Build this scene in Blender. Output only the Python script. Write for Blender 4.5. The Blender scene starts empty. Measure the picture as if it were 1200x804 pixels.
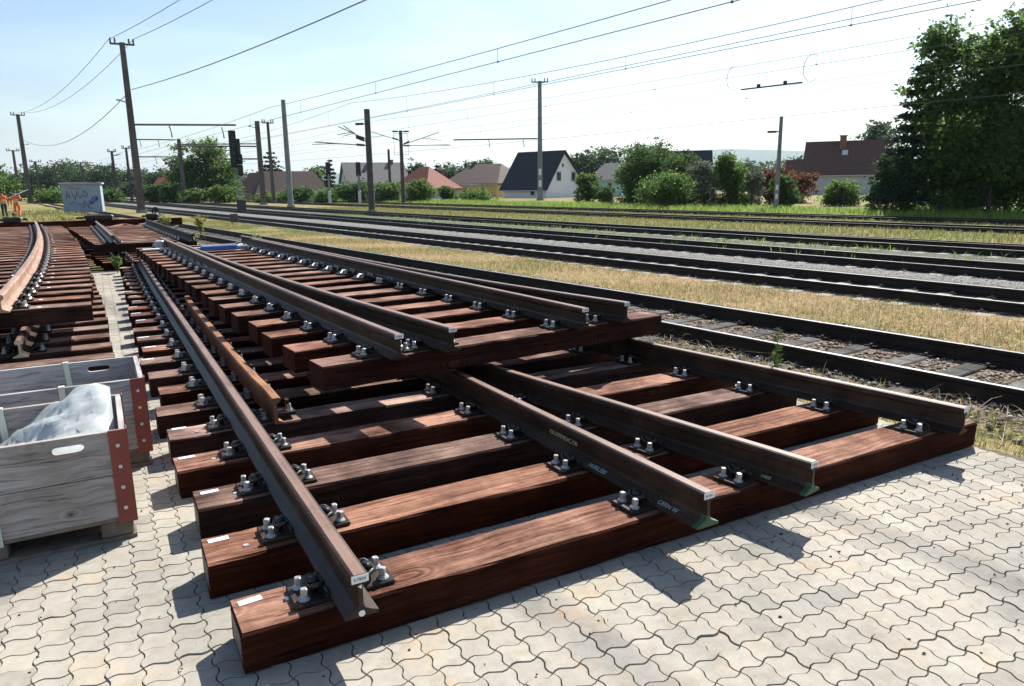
import bpy, math, random
import numpy as np
from mathutils import Vector, Matrix
from mathutils.geometry import tessellate_polygon

random.seed(7); rng = np.random.default_rng(7)
scn = bpy.context.scene
COL = scn.collection
R = math.radians

# ------------------------------------------------------------------ camera
FPX, YAW, PITCH, ROLL = 856.03, 0.5092, 0.21216, -0.0123
CAM = Vector((-0.273, -2.424, 1.663))
_F = Vector((math.sin(YAW)*math.cos(PITCH), math.cos(YAW)*math.cos(PITCH), -math.sin(PITCH)))
_R0 = Vector((math.cos(YAW), -math.sin(YAW), 0)); _U0 = _R0.cross(_F)
_R = _R0*math.cos(ROLL)+_U0*math.sin(ROLL); _U = -_R0*math.sin(ROLL)+_U0*math.cos(ROLL)
cd = bpy.data.cameras.new('camera'); cam = bpy.data.objects.new('camera', cd); COL.objects.link(cam)
cd.sensor_width = 36; cd.lens = FPX/1200*36; cd.clip_start = .05; cd.clip_end = 20000
M = Matrix((_R, _U, -_F)).transposed().to_4x4(); M.translation = CAM; cam.matrix_world = M
scn.camera = cam

# ------------------------------------------------------------------ sky, sun, exposure
LIGHT = Vector((-0.88, -0.55, -1.0)).normalized()
wd = bpy.data.worlds.new('World'); scn.world = wd; wd.use_nodes = True
wn = wd.node_tree.nodes; bg = wn['Background']; sky = wn.new('ShaderNodeTexSky')
sky.sky_type = 'NISHITA'; sky.sun_disc = False
sky.sun_elevation = math.asin(-LIGHT.z); sky.sun_rotation = math.atan2(-LIGHT.x, -LIGHT.y)
sky.air_density = 1.2; sky.dust_density = 1.2; sky.ozone_density = 4.0
# faint high cirrus over the whole sky
tc = wn.new('ShaderNodeTexCoord'); cm = wn.new('ShaderNodeMapping'); cm.inputs['Scale'].default_value = (1.1, 2.6, 7.); cm.inputs['Rotation'].default_value = (.25, .1, .5)
cn = wn.new('ShaderNodeTexNoise'); cn.inputs['Scale'].default_value = 1.6; cn.inputs['Detail'].default_value = 6; cn.inputs['Roughness'].default_value = .6; cn.inputs['Distortion'].default_value = .8
cr_ = wn.new('ShaderNodeValToRGB'); cr_.color_ramp.elements[0].position = .46; cr_.color_ramp.elements[1].position = .78; cr_.color_ramp.elements[0].color = (0, 0, 0, 1); cr_.color_ramp.elements[1].color = (1.3, 1.3, 1.3, 1)
ca = wn.new('ShaderNodeMix'); ca.data_type = 'RGBA'; ca.blend_type = 'ADD'; ca.inputs[0].default_value = 1.
wl = wd.node_tree.links.new
wl(tc.outputs['Generated'], cm.inputs[0]); wl(cm.outputs[0], cn.inputs['Vector']); wl(cn.outputs['Fac'], cr_.inputs[0]); wl(sky.outputs[0], ca.inputs[6]); wl(cr_.outputs[0], ca.inputs[7])
wl(ca.outputs[2], bg.inputs[0]); bg.inputs[1].default_value = 0.071
sd = bpy.data.lights.new('sun', 'SUN'); sun = bpy.data.objects.new('sun', sd); COL.objects.link(sun)
sd.energy = 5.0; sd.angle = R(.53); sd.color = (1, .955, .88)
sun.rotation_euler = LIGHT.to_track_quat('-Z', 'Y').to_euler(); sun.location = (20, 10, 40)
scn.view_settings.view_transform = 'Standard'; scn.view_settings.look = 'None'
scn.view_settings.exposure = 1.1; scn.view_settings.gamma = 1
scn.cycles.max_bounces = 6; scn.cycles.transparent_max_bounces = 8

# ------------------------------------------------------------------ helpers
def ray(u, v):
    return _F + _R*((u-600)/FPX) - _U*((v-402)/FPX)
def ground(u, v, z=0.):
    d = ray(u, v); return CAM + d*((z-CAM.z)/d.z)
def at(u, v, depth):
    return CAM + ray(u, v)*depth
def project(P):
    d = P-CAM; z = d.dot(_F)
    return 600+FPX*d.dot(_R)/z, 402-FPX*d.dot(_U)/z, z
HR = Vector((math.cos(YAW), -math.sin(YAW), 0)); HF = Vector((math.sin(YAW), math.cos(YAW), 0))

def tag(o, label=None, cat=None, group=None, kind=None):
    if label: o['label'] = label
    if cat: o['category'] = cat
    if group: o['group'] = group
    if kind: o['kind'] = kind
    return o
def empty(name, loc, rz=0., label=None, cat=None, group=None):
    o = bpy.data.objects.new(name, None); COL.objects.link(o)
    o.empty_display_size = .1
    o.location = loc; o.rotation_euler = (0, 0, rz)
    return tag(o, label, cat, group)
def link(name, me, parent=None, loc=(0, 0, 0), rot=(0, 0, 0)):
    o = bpy.data.objects.new(name, me); COL.objects.link(o)
    o.parent = parent; o.location = loc; o.rotation_euler = rot
    return o
def copy_tree(o, parent=None):
    c = o.copy(); COL.objects.link(c); c.parent = parent
    for ch in o.children: copy_tree(ch, c)
    return c
def npmesh(name, V, Q, mat, smooth=False):
    """V (n,3) array, Q (m,k) array of equal-sized faces"""
    me = bpy.data.meshes.new(name); V = np.asarray(V, np.float32); Q = np.asarray(Q, np.int32)
    m, k = Q.shape
    me.vertices.add(len(V)); me.vertices.foreach_set('co', V.ravel())
    me.loops.add(m*k); me.loops.foreach_set('vertex_index', Q.ravel())
    me.polygons.add(m); me.polygons.foreach_set('loop_start', np.arange(0, m*k, k, dtype=np.int32))
    me.polygons.foreach_set('loop_total', np.full(m, k, np.int32))
    if smooth: me.polygons.foreach_set('use_smooth', np.ones(m, bool))
    me.update(calc_edges=True); me.materials.append(mat)
    return me

class MB:
    def __init__(s): s.v = []; s.f = []; s.mi = []; s.mats = []; s.cur = 0
    def mat(s, m):
        if m not in s.mats: s.mats.append(m)
        s.cur = s.mats.index(m); return s
    def add(s, vs, fs):
        n = len(s.v); s.v += [tuple(q) for q in vs]; s.f += [tuple(i+n for i in f) for f in fs]; s.mi += [s.cur]*len(fs)
    def box(s, c, size, rz=0., ax=None):
        hx, hy, hz = [a/2 for a in size]; c = Vector(c)
        m = Matrix.Rotation(rz, 3, 'Z') if ax is None else ax
        vs = [c+m@Vector((x*hx, y*hy, z*hz)) for z in (-1, 1) for x, y in ((-1, -1), (1, -1), (1, 1), (-1, 1))]
        s.add(vs, [(3, 2, 1, 0), (4, 5, 6, 7), (0, 1, 5, 4), (1, 2, 6, 5), (2, 3, 7, 6), (3, 0, 4, 7)]); return s
    def bbox(s, c, size, b, rz=0., ax=None):
        """box with chamfered vertical and top edges"""
        hx, hy, hz = [a/2 for a in size]; c = Vector(c); m = Matrix.Rotation(rz, 3, 'Z') if ax is None else ax
        vs = []
        for z, i in ((-hz, b), (-hz+b, 0), (hz-b, 0), (hz, b)):
            x, y = hx-i, hy-i
            for px, py in ((-x+b, -y), (x-b, -y), (x, -y+b), (x, y-b), (x-b, y), (-x+b, y), (-x, y-b), (-x, -y+b)):
                vs.append(c+m@Vector((px, py, z)))
        fs = [tuple(range(7, -1, -1)), tuple(range(24, 32))]
        for k in range(3):
            for j in range(8): fs.append((k*8+j, k*8+(j+1) % 8, (k+1)*8+(j+1) % 8, (k+1)*8+j))
        s.add(vs, fs); return s
    def beam(s, a, b, w, h=None, up=Vector((0, 0, 1))):
        a = Vector(a); b = Vector(b); d = (b-a); L = d.length; d.normalize()
        if abs(d.dot(up)) > .98: up = Vector((0, 1, 0))
        x = d.cross(up).normalized(); z = x.cross(d)
        s.box((a+b)/2, (w, L, h or w), ax=Matrix((x, d, z)).transposed()); return s
    def tube(s, pts, r, n=6, caps=True):
        pts = [Vector(q) for q in pts]; rs = r if isinstance(r, (list, tuple)) else [r]*len(pts)
        vs = []; fs = []; prev = None
        for i, q in enumerate(pts):
            d = (pts[min(i+1, len(pts)-1)]-pts[max(i-1, 0)]).normalized()
            if prev is None:
                prev = d.orthogonal().normalized()
            x = (prev-d*prev.dot(d)); x = x.normalized() if x.length > 1e-6 else d.orthogonal().normalized()
            prev = x; y = d.cross(x)
            for k in range(n):
                a = 2*math.pi*k/n; vs.append(q+(x*math.cos(a)+y*math.sin(a))*rs[i])
        for i in range(len(pts)-1):
            for k in range(n): fs.append((i*n+k, i*n+(k+1) % n, (i+1)*n+(k+1) % n, (i+1)*n+k))
        if caps: fs.append(tuple(range(n-1, -1, -1))); fs.append(tuple(range((len(pts)-1)*n, len(pts)*n)))
        s.add(vs, fs); return s
    def lathe(s, c, prof, n=8, tw=0.):
        c = Vector(c); vs = []; fs = []
        for r, z in prof:
            for k in range(n):
                a = 2*math.pi*(k+tw)/n; vs.append(c+Vector((r*math.cos(a), r*math.sin(a), z)))
        for i in range(len(prof)-1):
            for k in range(n): fs.append((i*n+k, i*n+(k+1) % n, (i+1)*n+(k+1) % n, (i+1)*n+k))
        fs.append(tuple(range(n-1, -1, -1))); fs.append(tuple(range((len(prof)-1)*n, len(prof)*n)))
        s.add(vs, fs); return s
    def sweep(s, prof, path, caps=True):
        """prof: (x,z) ccw list seen from -Y looking +Y; path: list of Vector; profile kept upright"""
        n = len(prof); vs = []; fs = []
        for i, q in enumerate(path):
            d = (path[min(i+1, len(path)-1)]-path[max(i-1, 0)]); d.z = 0; d.normalize()
            x = Vector((d.y, -d.x, 0))
            for px, pz in prof: vs.append(q+x*px+Vector((0, 0, pz)))
        for i in range(len(path)-1):
            for k in range(n): fs.append((i*n+k, i*n+(k+1) % n, (i+1)*n+(k+1) % n, (i+1)*n+k))
        if caps:
            fs.append(tuple(range(n-1, -1, -1))); fs.append(tuple(range((len(path)-1)*n, len(path)*n)))
        s.add(vs, fs); return s
    def mesh(s, name, mat=None, smooth=False):
        me = bpy.data.meshes.new(name); me.from_pydata(s.v, [], s.f)
        for m in (s.mats or [mat]): me.materials.append(m)
        if s.mats: me.polygons.foreach_set('material_index', s.mi)
        if smooth: me.polygons.foreach_set('use_smooth', [True]*len(me.polygons))
        me.validate(); me.update()
        return me
    def build(s, name, mat, parent=None, loc=(0, 0, 0), rot=(0, 0, 0), smooth=False):
        return link(name, s.mesh(name, mat, smooth), parent, loc, rot)

# ------------------------------------------------------------------ materials
class NT:
    def __init__(s, name):
        s.m = bpy.data.materials.new(name); s.m.use_nodes = True; s.t = s.m.node_tree
        s.n = s.t.nodes; s.b = s.n['Principled BSDF']; s.out = s.n['Material Output']
    def new(s, typ, **kw):
        n = s.n.new('ShaderNode'+typ)
        for k, v in kw.items(): setattr(n, k, v)
        return n
    def ln(s, a, b): s.t.links.new(a, b)
    def val(s, sock, v):
        if isinstance(v, (int, float)): sock.default_value = v
        elif isinstance(v, (tuple, list)): sock.default_value = (*v, 1) if len(v) == 3 and sock.type == 'RGBA' else v
        else: s.ln(v, sock)
    def coord(s, kind='Object', scale=(1, 1, 1), rand=0.):
        c = s.new('TexCoord').outputs[kind]
        if kind == 'World': pass
        mp = s.new('Mapping'); mp.inputs['Scale'].default_value = scale; s.ln(c, mp.inputs[0])
        if rand:
            oi = s.new('ObjectInfo'); k = s.math('MULTIPLY', oi.outputs['Random'], rand)
            cb = s.new('CombineXYZ'); [s.ln(k, cb.inputs[i]) for i in range(3)]
            s.ln(cb.outputs[0], mp.inputs['Location'])
        return mp.outputs[0]
    def pos(s, scale=(1, 1, 1)):
        g = s.new('NewGeometry'); mp = s.new('Mapping'); mp.inputs['Scale'].default_value = scale
        s.ln(g.outputs['Position'], mp.inputs[0]); return mp.outputs[0]
    def noise(s, vec, scale=1., detail=4., rough=.55, dist=0.):
        n = s.new('TexNoise'); s.ln(vec, n.inputs['Vector']); n.inputs['Scale'].default_value = scale
        n.inputs['Detail'].default_value = detail; n.inputs['Roughness'].default_value = rough
        n.inputs['Distortion'].default_value = dist; return n.outputs['Fac']
    def math(s, op, a, b=0., c=0., clamp=False):
        n = s.new('Math', operation=op); n.use_clamp = clamp
        s.val(n.inputs[0], a); s.val(n.inputs[1], b)
        if op in ('MULTIPLY_ADD',): s.val(n.inputs[2], c)
        return n.outputs[0]
    def ramp(s, fac, stops):
        n = s.new('ValToRGB'); e = n.color_ramp.elements
        while len(e) < len(stops): e.new(.5)
        for i, (p, c) in enumerate(stops): e[i].position = p; e[i].color = (*c, 1) if len(c) == 3 else c
        s.ln(fac, n.inputs[0]); return n.outputs[0]
    def mix(s, f, a, b, mode='MIX'):
        n = s.new('Mix', data_type='RGBA', blend_type=mode)
        s.val(n.inputs[0], f); s.val(n.inputs[6], a); s.val(n.inputs[7], b); return n.outputs[2]
    def bump(s, h, strength=.4, dist=.01):
        n = s.new('Bump'); n.inputs['Strength'].default_value = strength; n.inputs['Distance'].default_value = dist
        s.ln(h, n.inputs['Height']); s.ln(n.outputs[0], s.b.inputs['Normal'])
    def set(s, color=None, rough=None, metal=None, spec=None):
        if color is not None: s.val(s.b.inputs['Base Color'], color)
        if rough is not None: s.val(s.b.inputs['Roughness'], rough)
        if metal is not None: s.val(s.b.inputs['Metallic'], metal)
        if spec is not None: s.val(s.b.inputs['Specular IOR Level'], spec)
        return s.m
    def rnd(s):
        oi = s.new('ObjectInfo').outputs['Random']; g = s.new('NewGeometry').outputs['Random Per Island']
        return s.math('FRACT', s.math('ADD', oi, g))

def m_simple(name, c1, c2, scale=4., rough=.7, metal=0., bump=0., bs=30., spec=.4):
    t = NT(name); v = t.coord('Object', rand=7.); n = t.noise(v, scale, 5, .6)
    col = t.ramp(n, [(.3, c1), (.7, c2)])
    if bump: t.bump(t.noise(v, bs, 3), bump, .004)
    return t.set(col, rough, metal, spec)

def m_sleeper(name, dark, mid, lite, lit_bleach):
    t = NT(name); v = t.coord('Object', (1, 1, 1), rand=11.)
    warp = t.new('TexNoise'); t.ln(v, warp.inputs['Vector']); warp.inputs['Scale'].default_value = 1.7; warp.inputs['Detail'].default_value = 2
    wv = t.new('VectorMath', operation='MULTIPLY_ADD'); t.ln(warp.outputs['Color'], wv.inputs[0]); wv.inputs[1].default_value = (0, .09, .05); t.ln(v, wv.inputs[2])
    mp = t.new('Mapping'); mp.inputs['Scale'].default_value = (.8, 24, 24); t.ln(wv.outputs[0], mp.inputs[0])
    mpf = t.new('Mapping'); mpf.inputs['Scale'].default_value = (2.2, 90, 90); t.ln(wv.outputs[0], mpf.inputs[0])
    big = t.noise(v, 2.6, 5, .65)
    ring = t.noise(mp.outputs[0], 1.6, 4, .65, .3); fib = t.noise(mpf.outputs[0], 2.2, 4, .8)
    kv = t.new('TexVoronoi'); k3 = t.new('Mapping'); k3.inputs['Scale'].default_value = (1.15, 2.6, 2.2); t.ln(v, k3.inputs[0]); t.ln(k3.outputs[0], kv.inputs['Vector']); kv.inputs['Scale'].default_value = 1.
    kd = kv.outputs['Distance']; kmask = t.ramp(kd, [(.03, (1, 1, 1)), (.075, (0, 0, 0))])
    swirl = t.math('MULTIPLY', t.math('SINE', t.math('MULTIPLY', t.math('ADD', kd, t.math('MULTIPLY', fib, .02)), 150.)), t.ramp(kd, [(.05, (.16, .16, .16)), (.22, (0, 0, 0))]))
    g = t.math('ADD', t.math('ADD', t.math('MULTIPLY', ring, .55), t.math('MULTIPLY', fib, .5)), swirl)
    col = t.ramp(g, [(.36, dark), (.52, mid), (.70, lite)])
    # upper face paler: bleached wood plus sunlit tone painted in, uneven
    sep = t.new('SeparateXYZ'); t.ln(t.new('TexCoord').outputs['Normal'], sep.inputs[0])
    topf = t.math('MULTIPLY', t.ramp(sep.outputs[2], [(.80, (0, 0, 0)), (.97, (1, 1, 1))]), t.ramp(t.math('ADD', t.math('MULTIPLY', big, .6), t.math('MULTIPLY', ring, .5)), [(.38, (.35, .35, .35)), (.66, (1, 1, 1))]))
    col = t.mix(topf, col, t.ramp(g, [(.38, [c*.34 for c in lit_bleach]), (.50, [c*.8 for c in lit_bleach]), (.66, [c*1.28 for c in lit_bleach])]))
    col = t.mix(t.math('MULTIPLY', kmask, .8), col, [c*.9 for c in mid])
    stain = t.ramp(big, [(.36, (.42, .34, .32)), (.60, (1, 1, 1))])
    col = t.mix(.8, col, stain, 'MULTIPLY')
    mp2 = t.new('Mapping'); mp2.inputs['Scale'].default_value = (.7, 30, 26); t.ln(wv.outputs[0], mp2.inputs[0])
    ck = t.ramp(t.noise(mp2.outputs[0], 1.3, 2, .5, .3), [(.635, (1, 1, 1)), (.66, (.12, .1, .1)), (.685, (1, 1, 1))])
    col = t.mix(.85, col, ck, 'MULTIPLY')
    oi = t.new('ObjectInfo').outputs['Random']
    hs = t.new('HueSaturation'); t.ln(col, hs.inputs['Color'])
    t.ln(t.math('MULTIPLY_ADD', oi, .65, .62), hs.inputs['Value']); t.ln(t.math('MULTIPLY_ADD', t.math('FRACT', t.math('MULTIPLY', oi, 7.3)), .4, .75), hs.inputs['Saturation'])
    t.bump(t.math('ADD', g, t.math('MULTIPLY', ck, .5)), .9, .010)
    return t.set(hs.outputs[0], .85, 0, .08)

def m_rust(name, c1, c2, c3, rough=.55, metal=.25, top=None):
    t = NT(name); v = t.coord('Object', (1, 1, 1), rand=5.)
    a = t.noise(v, 3, 5, .6); b = t.noise(v, 60, 4, .7)
    mp = t.new('Mapping'); mp.inputs['Scale'].default_value = (22, 1.2, 4); t.ln(v, mp.inputs[0])
    st = t.noise(mp.outputs[0], 3, 3, .6)
    f = t.math('ADD', t.math('MULTIPLY', a, .5), t.math('ADD', t.math('MULTIPLY', b, .25), t.math('MULTIPLY', st, .3)))
    col = t.ramp(f, [(.36, c1), (.52, c2), (.68, c3)])
    if top:   # sun sheen painted into the colour: upper faces lighter
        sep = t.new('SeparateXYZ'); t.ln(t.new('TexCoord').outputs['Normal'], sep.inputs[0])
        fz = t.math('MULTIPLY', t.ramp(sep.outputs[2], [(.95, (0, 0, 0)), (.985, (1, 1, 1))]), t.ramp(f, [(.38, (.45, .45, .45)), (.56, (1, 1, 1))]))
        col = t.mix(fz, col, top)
    t.bump(b, .25, .002)
    return t.set(col, rough, metal, .25)

MAT = {}
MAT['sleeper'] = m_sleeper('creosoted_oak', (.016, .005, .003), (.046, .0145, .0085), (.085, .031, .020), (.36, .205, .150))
MAT['sleeper_old'] = m_sleeper('old_grey_sleeper', (.07, .062, .055), (.105, .097, .086), (.15, .14, .127), (.13, .127, .118))
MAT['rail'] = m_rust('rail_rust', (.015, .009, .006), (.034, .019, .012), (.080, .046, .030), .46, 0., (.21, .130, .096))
MAT['rail_orange'] = m_rust('rail_fresh_rust', (.13, .05, .024), (.23, .098, .045), (.33, .17, .09), .7, .0)
MAT['rail_dark'] = m_rust('track_rail_rust', (.010, .008, .007), (.020, .014, .011), (.045, .03, .023), .6, 0.)
MAT['rail_tan'] = m_rust('rail_tan', (.15, .085, .058), (.27, .165, .118), (.37, .25, .185), .6, 0.)
MAT['rail_polished'] = m_simple('polished_rail_head', (.30, .29, .28), (.45, .44, .43), 3, .28, .8)
MAT['plate'] = m_rust('baseplate_rust', (.012, .009, .008), (.028, .018, .014), (.085, .048, .030), .55, .1)
MAT['screw'] = m_simple('zinc_screw', (.26, .26, .265), (.50, .50, .50), 55, .40, .45)
MAT['clip'] = m_simple('black_clip', (.016, .016, .018), (.05, .045, .042), 30, .42, .4)
MAT['clip_rust'] = m_simple('brown_clip', (.07, .035, .024), (.16, .085, .055), 30, .5, .3)
MAT['tag'] = m_simple('white_tag', (.72, .73, .74), (.84, .84, .84), 20, .45)
MAT['white'] = m_simple('white_paint', (.70, .70, .68), (.82, .82, .80), 8, .55)
MAT['ink'] = m_simple('grey_ink', (.10, .11, .14), (.16, .17, .2), 8, .6)
MAT['chalk'] = m_simple('cream_chalk', (.42, .37, .25), (.55, .5, .36), 60, .8)
MAT['chalk_green'] = m_simple('pale_green_paint', (.30, .44, .42), (.42, .55, .52), 60, .8)
MAT['green_paint'] = m_simple('green_rail_paint', (.022, .060, .024), (.055, .115, .050), 30, .6)
MAT['blue_steel'] = m_simple('blue_steel', (.06, .13, .34), (.10, .20, .46), 6, .4, .1)
MAT['galv'] = m_simple('galvanised', (.42, .43, .45), (.58, .59, .6), 12, .4, .6)
MAT['concrete_mast'] = m_simple('concrete_mast', (.080, .064, .057), (.145, .12, .107), 1.5, .85, 0, .3, 40)
MAT['steel_mast'] = m_simple('steel_mast', (.16, .17, .18), (.27, .28, .285), 2, .6, .3)
MAT['dark_mast'] = m_simple('dark_mast', (.055, .05, .05), (.11, .10, .098), 2, .7, .2)
MAT['black'] = m_simple('signal_black', (.008, .008, .009), (.022, .022, .024), 5, .5)
MAT['wire'] = m_simple('copper_wire', (.11, .12, .115), (.18, .19, .18), 1, .5, .4)
MAT['insul'] = m_simple('brown_insulator', (.05, .025, .018), (.09, .045, .03), 8, .25)
MAT['lens'] = m_simple('signal_lens', (.02, .02, .02), (.05, .045, .04), 8, .15)

# ------------------------------------------------------------------ ground and paving
def edge_x(Y): return 4.5-.11*Y            # right edge of the paved yard
def terrain_z(x, y):
    d = x-edge_x(y)
    if y > 60: d -= (y-60)*.02
    if d < 0: return -.06
    return -.06-.20*min(1, d/.8)
def m_ground():
    t = NT('ground'); v = t.pos((1, 1, 1))
    a = t.noise(v, .35, 5, .6); b = t.noise(v, 9, 5, .7); c = t.noise(v, .06, 3, .5)
    green = t.ramp(b, [(.3, (.055, .085, .018)), (.6, (.15, .17, .05)), (.8, (.26, .24, .10))])
    straw = t.ramp(b, [(.3, (.13, .10, .045)), (.6, (.27, .205, .10)), (.8, (.36, .29, .16))])
    m = t.ramp(t.math('ADD', t.math('MULTIPLY', a, .7), t.math('MULTIPLY', c, .3)), [(.40, (0, 0, 0)), (.54, (1, 1, 1))])
    t.bump(b, .8, .05)
    return t.set(t.mix(m, green, straw), .95, 0, .1)
MAT['ground'] = m_ground()
xs = sorted(set([-8800, -2000, -900, -400, -180, -90, -50, -30, -20, -12, -8] + list(np.arange(-6, 14, .5)) + [16, 20, 25, 30, 36, 45, 60, 90, 140, 220, 400, 900, 2500, 6000, 13800]))
ys = sorted(set([-4400, -800, -200, -60, -25, -12, -8] + list(np.arange(-6, 30, 1.)) + [33, 37, 42, 48, 55, 60, 66, 75, 90, 110, 140, 180, 240, 320, 450, 700, 1200, 2500, 5000, 11800]))
V = [(x, y, terrain_z(x, y)) for y in ys for x in xs]; nx = len(xs)
Q = [(j*nx+i, j*nx+i+1, (j+1)*nx+i+1, (j+1)*nx+i) for j in range(len(ys)-1) for i in range(nx-1)]
g = link('ground', npmesh('ground', V, Q, MAT['ground'], True)); tag(g, kind='structure')

# pavers
PX, PY = .1130, .1075
def m_paver():
    t = NT('concrete_paver'); v = t.pos(); r = t.rnd()
    sp = t.noise(v, 420, 2, .6); md = t.noise(v, 22, 4, .6); big = t.noise(v, 1.1, 4, .6); rust = t.noise(v, 2.3, 4, .65)
    base = t.ramp(r, [(0, (.29, .27, .23)), (.12, (.35, .325, .27)), (.4, (.41, .375, .31)), (.7, (.36, .335, .285)), (1, (.405, .36, .285))])
    base = t.mix(t.ramp(sp, [(.35, (0, 0, 0)), (.75, (.35, .35, .35))]), base, (.20, .20, .195))
    base = t.mix(.5, base, t.ramp(md, [(.3, (.72, .71, .70)), (.65, (1, 1, 1))]), 'MULTIPLY')
    base = t.mix(.7, base, t.ramp(big, [(.35, (.66, .67, .69)), (.6, (1, 1, 1))]), 'MULTIPLY')
    rm = t.math('MULTIPLY', t.ramp(rust, [(.56, (0, 0, 0)), (.70, (1, 1, 1))]), t.ramp(md, [(.4, (0, 0, 0)), (.62, (1, 1, 1))]))
    base = t.mix(t.math('MULTIPLY', rm, .75), base, (.42, .27, .155))
    grime = t.noise(v, 7., 6, .75); base = t.mix(.55, base, t.ramp(grime, [(.34, (.72, .69, .64)), (.50, (1, 1, 1))]), 'MULTIPLY')
    spot = t.noise(v, 60., 2, .5); base = t.mix(.8, base, t.ramp(spot, [(.25, (.45, .42, .38)), (.30, (1, 1, 1))]), 'MULTIPLY')
    t.bump(t.math('ADD', sp, md), .30, .003)
    return t.set(base, .88, 0, .25)
MAT['paver'] = m_paver()
def m_joint():
    t = NT('joint_sand'); v = t.pos(); a = t.noise(v, 5, 4, .6); b = t.noise(v, 120, 3, .7)
    c = t.ramp(b, [(.3, (.06, .052, .038)), (.7, (.17, .145, .11))])
    return t.set(t.mix(t.ramp(a, [(.55, (0, 0, 0)), (.68, (.8, .8, .8))]), c, (.035, .055, .014)), .95, 0, .1)
MAT['joint'] = m_joint()
def paver_outline(jit=None):
    pts = []
    A, B = .0115, .0090
    ex = [(t, A*math.sin(2*math.pi*t)) for t in (0, .14, .30, .5, .70, .86)]
    ey = [(0, 0), (.20, -B*.9), (.38, -B*.8), (.62, B*.8), (.80, B*.9)]
    for t, o in ex: pts.append((t*PX, o))
    for t, o in ey: pts.append((PX+o, t*PY))
    for t, o in reversed([(e[0], e[1]) for e in ex[1:]]+[(1, 0)]): pts.append((t*PX, PY+o))
    for t, o in reversed([(e[0], e[1]) for e in ey[1:]]+[(1, 0)]): pts.append((o, t*PY))
    cx, cy = PX/2, PY/2
    return [(x-cx, y-cy) for x, y in pts]
PO = paver_outline(); NP = len(PO)
def inset(po, d):
    out = []
    n = len(po)
    for i in range(n):
        a = Vector(po[i-1]); b = Vector(po[i]); c = Vector(po[(i+1) % n])
        e1 = (b-a).normalized(); e2 = (c-b).normalized()
        nn = Vector((-e1.y-e2.y, e1.x+e2.x)).normalized()
        k = d/max(.5, nn.dot(Vector((-e1.y, e1.x)))); out.append(tuple(b+nn*k))
    return out
TOP = inset(PO, .0030); BOT = inset(PO, .0014)
pv_v = np.array([(x, y, 0) for x, y in TOP]+[(x, y, -.010) for x, y in BOT])
pm = bpy.data.meshes.new('paver')
pfaces = [tuple(range(NP))]+[(NP+k, NP+(k+1) % NP, (k+1) % NP, k) for k in range(NP)]
pm.from_pydata([tuple(v) for v in pv_v], [], pfaces); pm.materials.append(MAT['paver']); pm.update()
pave = MB()
YE = 15.3
pave.add([(-9, -9, -.012), (edge_x(-9), -9, -.012), (edge_x(YE), YE, -.012), (-9, YE, -.012), (-9, -9, -.2), (edge_x(-9), -9, -.2), (edge_x(YE), YE, -.2), (-9, YE, -.2)],
         [(0, 1, 2, 3), (1, 0, 4, 5), (2, 1, 5, 6), (3, 2, 6, 7), (0, 3, 7, 4)])
pavement = pave.build('pavement', MAT['joint']); tag(pavement, kind='structure')
cells = []
for j in range(int((-4.2+0)/PY), int(YE/PY)):
    y = (j+.5)*PY+.012
    for i in range(int(-6/PX), int(5.2/PX)):
        x = (i+.5)*PX+.03
        if x > edge_x(y)-.05+random.uniform(-.02, .02) or y > YE-.1: continue
        if y > 4.6 and (x > .45 or x < -3): continue
        if y < -1.9 and x < -2: continue
        if y > 2.5 and x < -4.2: continue
        if .4 < x < edge_x(y)-1.2 and y > 2.6: continue
        cells.append((x, y))
def in_frame(x, y):
    u, v, z = project(Vector((x, y, 0)))
    if z < .1 or not (-20 < u < 1220 and v < 824): return 0
    if .0 < x < 4.4 and 0 < y < 14: return 0            # under the stacked panels
    if -1.4 < x < -.28 and 1.4 < y < 3.4: return 0       # under the crates
    return 1/z**2
cells.sort(key=lambda c: -in_frame(*c))
for x, y in cells[:300]:
    o = link('paver', pm, pavement, (x, y, random.gauss(0, .0012)-(.003 if random.random() < .05 else 0)), (random.gauss(0, .008), random.gauss(0, .008), random.choice((0, math.pi))+random.gauss(0, .006)))
P = np.array(cells[300:]); n = len(P)
VV = np.repeat(pv_v[None], n, 0); VV[:, :, 0] += P[:, None, 0]; VV[:, :, 1] += P[:, None, 1]
VV[:, :, 2] += rng.normal(0, .0009, (n, 1))+pv_v[None, :, 0]*rng.normal(0, .005, (n, 1))+pv_v[None, :, 1]*rng.normal(0, .005, (n, 1))
me = bpy.data.meshes.new('pavers')
fl = []
for k in range(n):
    b = k*len(pv_v); fl += [tuple(i+b for i in f) for f in pfaces]
me.from_pydata(VV.reshape(-1, 3).tolist(), [], fl); me.materials.append(MAT['paver']); me.update()
po = link('pavers', me, pavement); tag(po, kind='stuff')

# ------------------------------------------------------------------ track panels
RAIL_H = .165
_half = [(.0625, 0), (.0625, .011), (.036, .021), (.014, .033), (.0085, .050), (.0085, .112), (.014, .124), (.0335, .131), (.0345, .150), (.030, .160), (.020, .1645)]
RAILP = _half+[(-x, z) for x, z in reversed(_half)]
_hlow = [(.06, 0), (.06, .012), (.012, .034), (.009, .115), (.0335, .130), (.0345, .155), (.024, .1645)]
RAILP_LOW = _hlow+[(-x, z) for x, z in reversed(_hlow)]

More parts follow.
